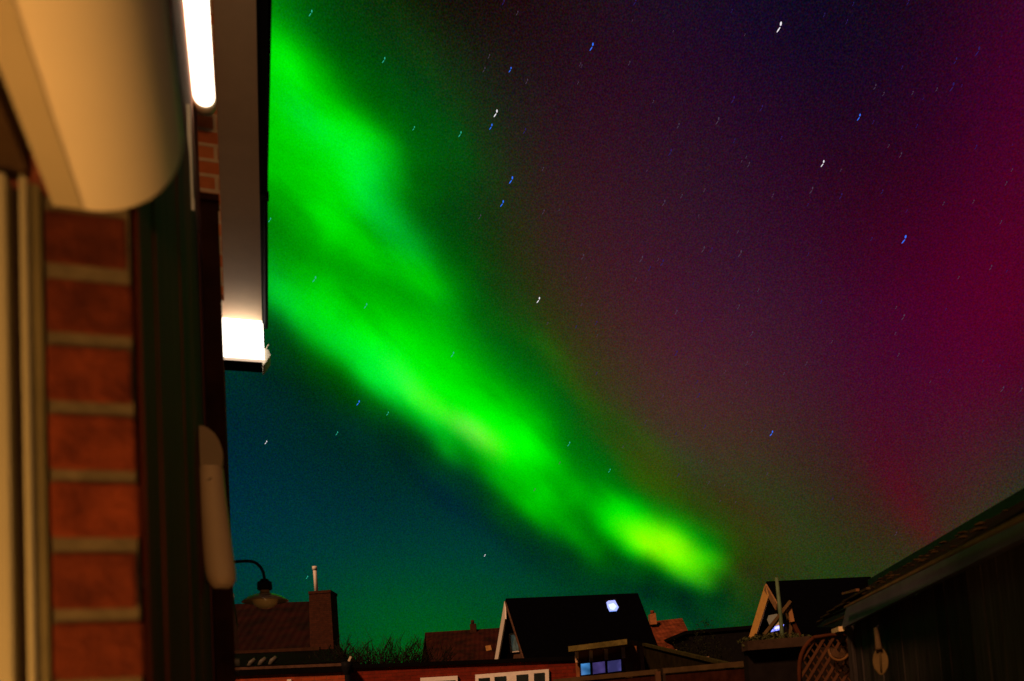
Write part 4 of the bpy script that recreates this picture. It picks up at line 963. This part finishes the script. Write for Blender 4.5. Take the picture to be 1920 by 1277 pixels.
def bush(label, x, y, Y, h, n, spread, seed, lv=0, lean=0, name='bare_bush', cat='bush', r0=.012):
    top = P(x, y, Y); base = Vector((top.x, Y, 0)); hh = top.z
    r = root(name, label, cat, base)
    b = MB(); b.tube([base, base + Vector((.03, 0, hh * .25)), base + Vector((0, 0, hh * .45))], [.09, .07, .05], n=8)
    b.build('trunk', twm, r)
    b = MB(); twigs(b, base + Vector((0, 0, hh * .35)), hh * .65, n, spread, seed, r0=r0, lean=lean); b.build('twigs', twm, r)
    if lv:
        b = MB(); leaves(b, base + Vector((0, 0, hh * .72)), spread * .8, .6, hh * .22, lv, .05, seed + 1); b.build('leaves', lfm, r)
    return r
bush('spiky bare bush fanning out beside the tall chimney', 700, 1180, 20, 0, 480, 1.25, 4, lean=.12, r0=.018)
bush('low dense leafy bush tucked against the foot of the tall chimney', 650, 1200, 21, 0, 60, .7, 8, lv=900, name='leafy_bush')
bush('low dark bush left of the stubby-chimney roof, near the garage roof edge', 768, 1226, 24, 0, 50, .8, 12, lv=500, name='leafy_bush')
bush('ragged bush between the orange roof and the black flat block', 1316, 1183, 30, 0, 70, .8, 21, lv=450, name='leafy_bush', lean=.1)
bush('thin dark bush just right of the orange tiled roof', 1296, 1196, 28, 0, 60, .9, 33, lv=500, name='leafy_bush')

# ------------------------------------------------------------------ poles, flagpole
YP = 8.5
fp = root('pole', 'slim greenish pole standing in front of the pointed gable', 'pole', gz(P(1461, 1150, YP)))
b = MB(); t_ = P(1456, 1083, YP); b.tube([gz(P(1463, 1150, YP)), P(1463, 1150, YP), t_], [.022, .022, .018], n=8); b.build('shaft', mat('green_grey_metal', (.10, .15, .08), rough=.5), fp)
wf_ = root('timber_poles', 'leaning crossed wooden poles propped in front of the pointed gable', 'wooden frame', gz(P(1470, 1190, YP)))
for k, (a, c, w_, m_) in enumerate((((1432, 1190), (1482, 1127), .028, M['wood']), ((1435, 1194), (1478, 1139), .020, mat('tan_wood', (.34, .20, .09))),
     ((1479, 1138), (1485, 1166), .042, mat('orange_wood', (.40, .19, .07))), ((1485, 1164), (1499, 1194), .040, M['wood_red']), ((1484, 1164), (1481, 1194), .026, M['wood']),
     ((1472, 1150), (1484, 1180), .024, M['wood']), ((1466, 1140), (1477, 1160), .020, M['wood']))):
    b = MB(); A__, C__ = P(*a, YP + .03 * k), P(*c, YP + .03 * k)
    b.bar(A__, C__, w_, w_); b.build('pole', m_, wf_)
b = MB()
for (x, y) in ((1433, 1190), (1499, 1194), (1481, 1194)):
    b.bar(gz(P(x, y, YP + .1)), P(x, y, YP + .1), .04)
b.build('legs_below', M['wood_dark'], wf_)

# ------------------------------------------------------------------ planter hedge on dark screen
YH = 6.0
hs_ = root('screen_wall', 'near-black screen wall below the planted trough, left of the trellis', 'garden wall', gz(P(1450, 1240, YH)))
a, c = P(1400, 1210, YH), P(1508, 1202, YH)
b = MB(); b.prism([gz(a) , gz(c), c, a], (0, .12, 0)); b.build('panel', mat('black_screen', (.012, .009, .008)), hs_)
pt_ = root('planted_trough', 'low trough of soft green plants on top of the dark screen', 'planter', P(1450, 1206, YH))
b = MB(); a2, c2 = P(1396, 1212, YH - .03), P(1512, 1203, YH - .03)
b.bar(a2, c2, .16, .07); b.build('trough', mat('dark_trough', (.05, .03, .02)), pt_)
b = MB()
for i in range(9):
    x = 1404 + i * 11.5; leaves(b, P(x, 1201 - i * .6 + (4 if i % 2 else 0), YH), .05, .07, .035 if i != 3 else .055, 150, .016, 50 + i)
b.build('foliage', mat('sage_leaf', (.055, .06, .022), rough=.9, var=.4, scale=20), pt_)
b = MB(); leaves(b, P(1449, 1199, YH - .05), .028, .03, .035, 160, .013, 99); b.build('flower_head', mat('pale_sage', (.12, .125, .045), rough=.9), pt_)

# ------------------------------------------------------------------ trellis
YT = 5.2
tr = root('trellis', 'reddish diamond trellis with a rounded frame leaning against the black shed', 'trellis', gz(P(1550, 1240, YT)))
b = MB()
fr_pts = [(1500, 1290), (1498.5, 1262), (1499, 1243), (1502, 1228), (1508, 1215), (1516, 1204), (1526, 1195)]
b.tube([P(x, y, YT) for x, y in fr_pts], .013, n=8)
b.tube([P(1526, 1195, YT), P(1560, 1190, YT), P(1596, 1192, YT)], .011, n=8)
b.tube([P(1596, 1192, YT), P(1597, 1215, YT), P(1600, 1300, YT)], .011, n=8)
b.build('frame', M['wood_red'], tr)
b = MB()
for k in range(-3, 7):
    x0 = 1500 + k * 16.5
    def clipseg(x0, y0, x1, y1):
        pts = []
        for i in range(61):
            t = i / 60; x = x0 + (x1 - x0) * t; y = y0 + (y1 - y0) * t
            lim = 1190 if x > 1526 else (1195 + (1526 - x) * .95 + max(0, 1512 - x) * 1.3)
            if 1500 < x < 1598 and y > lim and y < 1300: pts.append((x, y))
        return (pts[0], pts[-1]) if len(pts) > 2 else None
    s_ = clipseg(x0, 1300, x0 + 72, 1180)
    if s_: b.bar(P(*s_[0], YT + .012), P(*s_[1], YT + .012), .016, .006, up=(0, 1, 0))
b.build('rising_laths', mat('lath_bright', (.09, .034, .014), rough=.85), tr)
b = MB()
for k in range(-4, 9):
    x0 = 1480 + k * 15
    s_ = clipseg(x0, 1180, x0 + 85, 1300)
    if s_: b.bar(P(*s_[0], YT + .022), P(*s_[1], YT + .022), .010, .006, up=(0, 1, 0))
b.build('falling_laths', mat('lath_dim', (.07, .03, .014), rough=.85), tr)
hb_ = root('hanging_basket', 'curved wicker half basket fixed on the upper right of the trellis', 'basket', P(1575, 1238, YT - .06))
b = MB(); import_pts = []
for i in range(15):
    t = PI * i / 14; import_pts.append(P(1573 + 19 * math.cos(PI - t), 1218 + 20 * math.sin(t), YT - .04 - .05 * math.sin(t)))
b.tube(import_pts, .0085, n=8)
b.tube([P(1592, 1218, YT - .04), P(1591, 1206, YT - .04), P(1588, 1198, YT - .03)], .007, n=8)
b.build('rim', mat('ochre_wicker', (.15, .07, .022), rough=.9), hb_)
b = MB()
for j in range(5):
    pts2 = [P(1573 + (17 - 3 * j) * math.cos(PI - PI * i / 10), 1216 + (17 - 2 * j) * math.sin(PI * i / 10), YT - .03 - .05 * math.sin(PI * i / 10)) for i in range(11)]
    b.tube(pts2, .004, n=5)
b.build('weave', mat('dark_wicker', (.09, .045, .02), rough=.9), hb_)

# ------------------------------------------------------------------ black shed on the right
pc = at(1602, 1230, 5.0)
dd = ray(1405, 1287); D = Vector((dd.x, dd.y, 0)).normalized()
N_ = Vector((-D.y, D.x, 0))
if N_.dot(EYE - pc) < 0: N_ = -N_
Q = lambda x, y, out=0: on_plane(x, y, pc + N_ * out, N_)
shd = root('garden_shed', 'black boarded shed with a grey fascia rising to the right edge of the view', 'shed', gz(Q(1760, 1200)))
line_b = lambda x: 1182 + (x - 1575) * (1010 - 1182) / (1920 - 1575)
line_t = lambda x: 1136 + (x - 1587) * (968 - 1136) / (1920 - 1587)
line_r = lambda x: 1089 + (x - 1637) * (934 - 1089) / (1920 - 1637)
L0, R0 = Q(1600, line_b(1600) + 4), Q(2080, line_b(2080) + 4)
dist = (gz(R0) - gz(L0)).length
b = MB(); nb = int(dist / .14); rb = random.Random(2)
for i in range(nb):
    t0, t1 = i / nb, (i + 1) / nb - .006 / dist * 1.0
    a, c = L0.lerp(R0, t0), L0.lerp(R0, t1)
    o_ = N_ * rb.uniform(-.004, .004)
    b.prism([gz(a) + o_, gz(c) + o_, c + o_, a + o_], -N_ * .03)
b.build('boards', M['shed'], shd)
b = MB(); b.prism([gz(L0) - N_ * .04, gz(R0) - N_ * .04, R0 - N_ * .04 + Vector((0, 0, -.01)), L0 - N_ * .04 + Vector((0, 0, -.01))], -N_ * 2.2); b.build('body', M['black'], shd)
b = MB(); b.bar(gz(L0) + N_ * .01, L0 + N_ * .01, .05, .05); b.build('corner_post', M['shed'], shd)
b = MB(); b.prism([Q(1577, line_b(1577) - 2, .06), Q(2080, line_b(2080) - 3, .06), Q(2080, line_t(2080), .06), Q(1588, line_t(1588), .06)], -N_ * .025)
fo = b.build('fascia', M['fascia'], shd)
b = MB(); b.bar(Q(1584, line_t(1584) + 1, .085), Q(2080, line_t(2080) + 1, .085), .010, .010); b.build('drip_edge', mat('ochre_edge', (.16, .085, .030)), fo)
b = MB(); b.bar(Q(1564, 1184, .065), Q(1578, 1179, .065), .035, .03); b.build('bracket', mat('bright_bracket', (.70, .52, .28)), fo)
# roof: rises away from the fascia to a second, higher edge
b = MB()
e0, e1 = Q(1590, line_t(1590) - 2, .04), Q(2080, line_t(2080) - 2, .04)
h0, h1 = Q(1640, line_r(1640) + 3, -.30), Q(2080, line_r(2080) + 3, -.30)
b.prism([e0, e1, h1, h0], (0, 0, -.05)); b.build('roof', mat('dark_roof_felt', (.010, .007, .004), rough=1, var=.6, scale=5), shd)
b = MB(); b.bar(Q(1634, line_r(1634) + 2, -.32), Q(2080, line_r(2080) + 2, -.32), .05, .05); b.build('ridge_board', M['black'], shd)
b = MB(); rm = random.Random(31)
for i in range(70):
    t = rm.random(); s = rm.random()
    p = e0.lerp(e1, t).lerp(h0.lerp(h1, t), s) + Vector((0, 0, .006))
    rr = rm.uniform(.006, .022)
    k = 5
    b.lathe(p, [(rr, 0), (rr * .9, rr * .2), (rr * .5, rr * .36), (0, rr * .4)], n=k)
b.build('moss', mat('ochre_moss', (.034, .020, .007), rough=1, var=.7, scale=14), shd)['kind'] = 'stuff'
b = MB()                                        # ragged ends of the roofing at the low corner
for i, (xa, ya, xb, yb) in enumerate(((1533, 1166, 1590, 1141), (1540, 1158, 1596, 1131), (1552, 1148, 1606, 1122), (1566, 1140, 1618, 1112), (1582, 1128, 1628, 1103), (1545, 1173, 1585, 1156))):
    b.bar(Q(xa, ya, -.05 + .02 * i), Q(xb, yb, -.05 + .02 * i), .018, .012)
b.build('roof_lath', mat('ragged_lath', (.05, .032, .013), rough=1, var=.6), shd)
b = MB(); b.bar(Q(1581, 1113, .02), Q(1608, 1106, .02), .018, .014); b.build('roof_lath', mat('rust_lath', (.16, .07, .03)), shd)
b = MB(); b.prism([Q(1530, 1176, -.2), Q(1600, 1176, -.2), Q(1640, 1100, -.2), Q(1590, 1128, -.2)], -N_ * .3); b.build('gable_corner', M['black'], shd)

# hanging wooden ornament on the shed wall
orn = root('wooden_paddle', 'tan leaf-shaped wooden paddle hanging by its handle on the black shed wall', 'ornament', Q(1651, 1215, .05))
b = MB()
ax0, ax1 = Q(1642, 1176, .05), Q(1652, 1268, .05)
upv = Q(1647, 1200, .05) - Q(1649, 1230, .05)
pxm = upv.length / 30
upn = upv.normalized(); cc = Q(1651, 1239, .10)
vw = (cc - EYE).normalized(); sd = vw.cross(upn).normalized(); upn = sd.cross(vw).normalized() if sd.cross(vw).z > 0 else -sd.cross(vw).normalized()
pxm = (cc - EYE).length / FP / math.sqrt(1 + ((1651 - 960) / FP) ** 2) * 1.05
out_ = []
for i in range(24):
    t = 2 * PI * i / 24
    yy = math.cos(t) * 26; xx = math.sin(t) * 13.0 * (1 if yy < 0 else (1 - .35 * (yy / 26) ** 2)) * (1 - .12 * (yy < -15))
    out_.append(cc + (sd * xx + upn * yy) * pxm)
b.prism(out_, vw * .018); b.build('blade', mat('tan_wood_paddle', (.10, .062, .020), rough=.7, var=.35, scale=12), orn, bevel=.004)
b = MB(); b.tube([Q(1648, 1218, .105), Q(1645, 1196, .10), Q(1642, 1180, .09)], [.014, .011, .010], n=8); b.build('handle', mat('dull_handle', (.09, .055, .025)), orn)
b = MB(); b.tube([Q(1642, 1181, .09), Q(1646, 1174, .08), Q(1651, 1172, .01)], .005, n=6); b.build('hook', M['black'], orn)
b = MB(); b.tube([cc - vw * .004 + upn * pxm * -20, cc - vw * .004 + upn * pxm * 18], .004, n=5); b.build('rib', mat('paddle_rib', (.07, .045, .018)), orn)
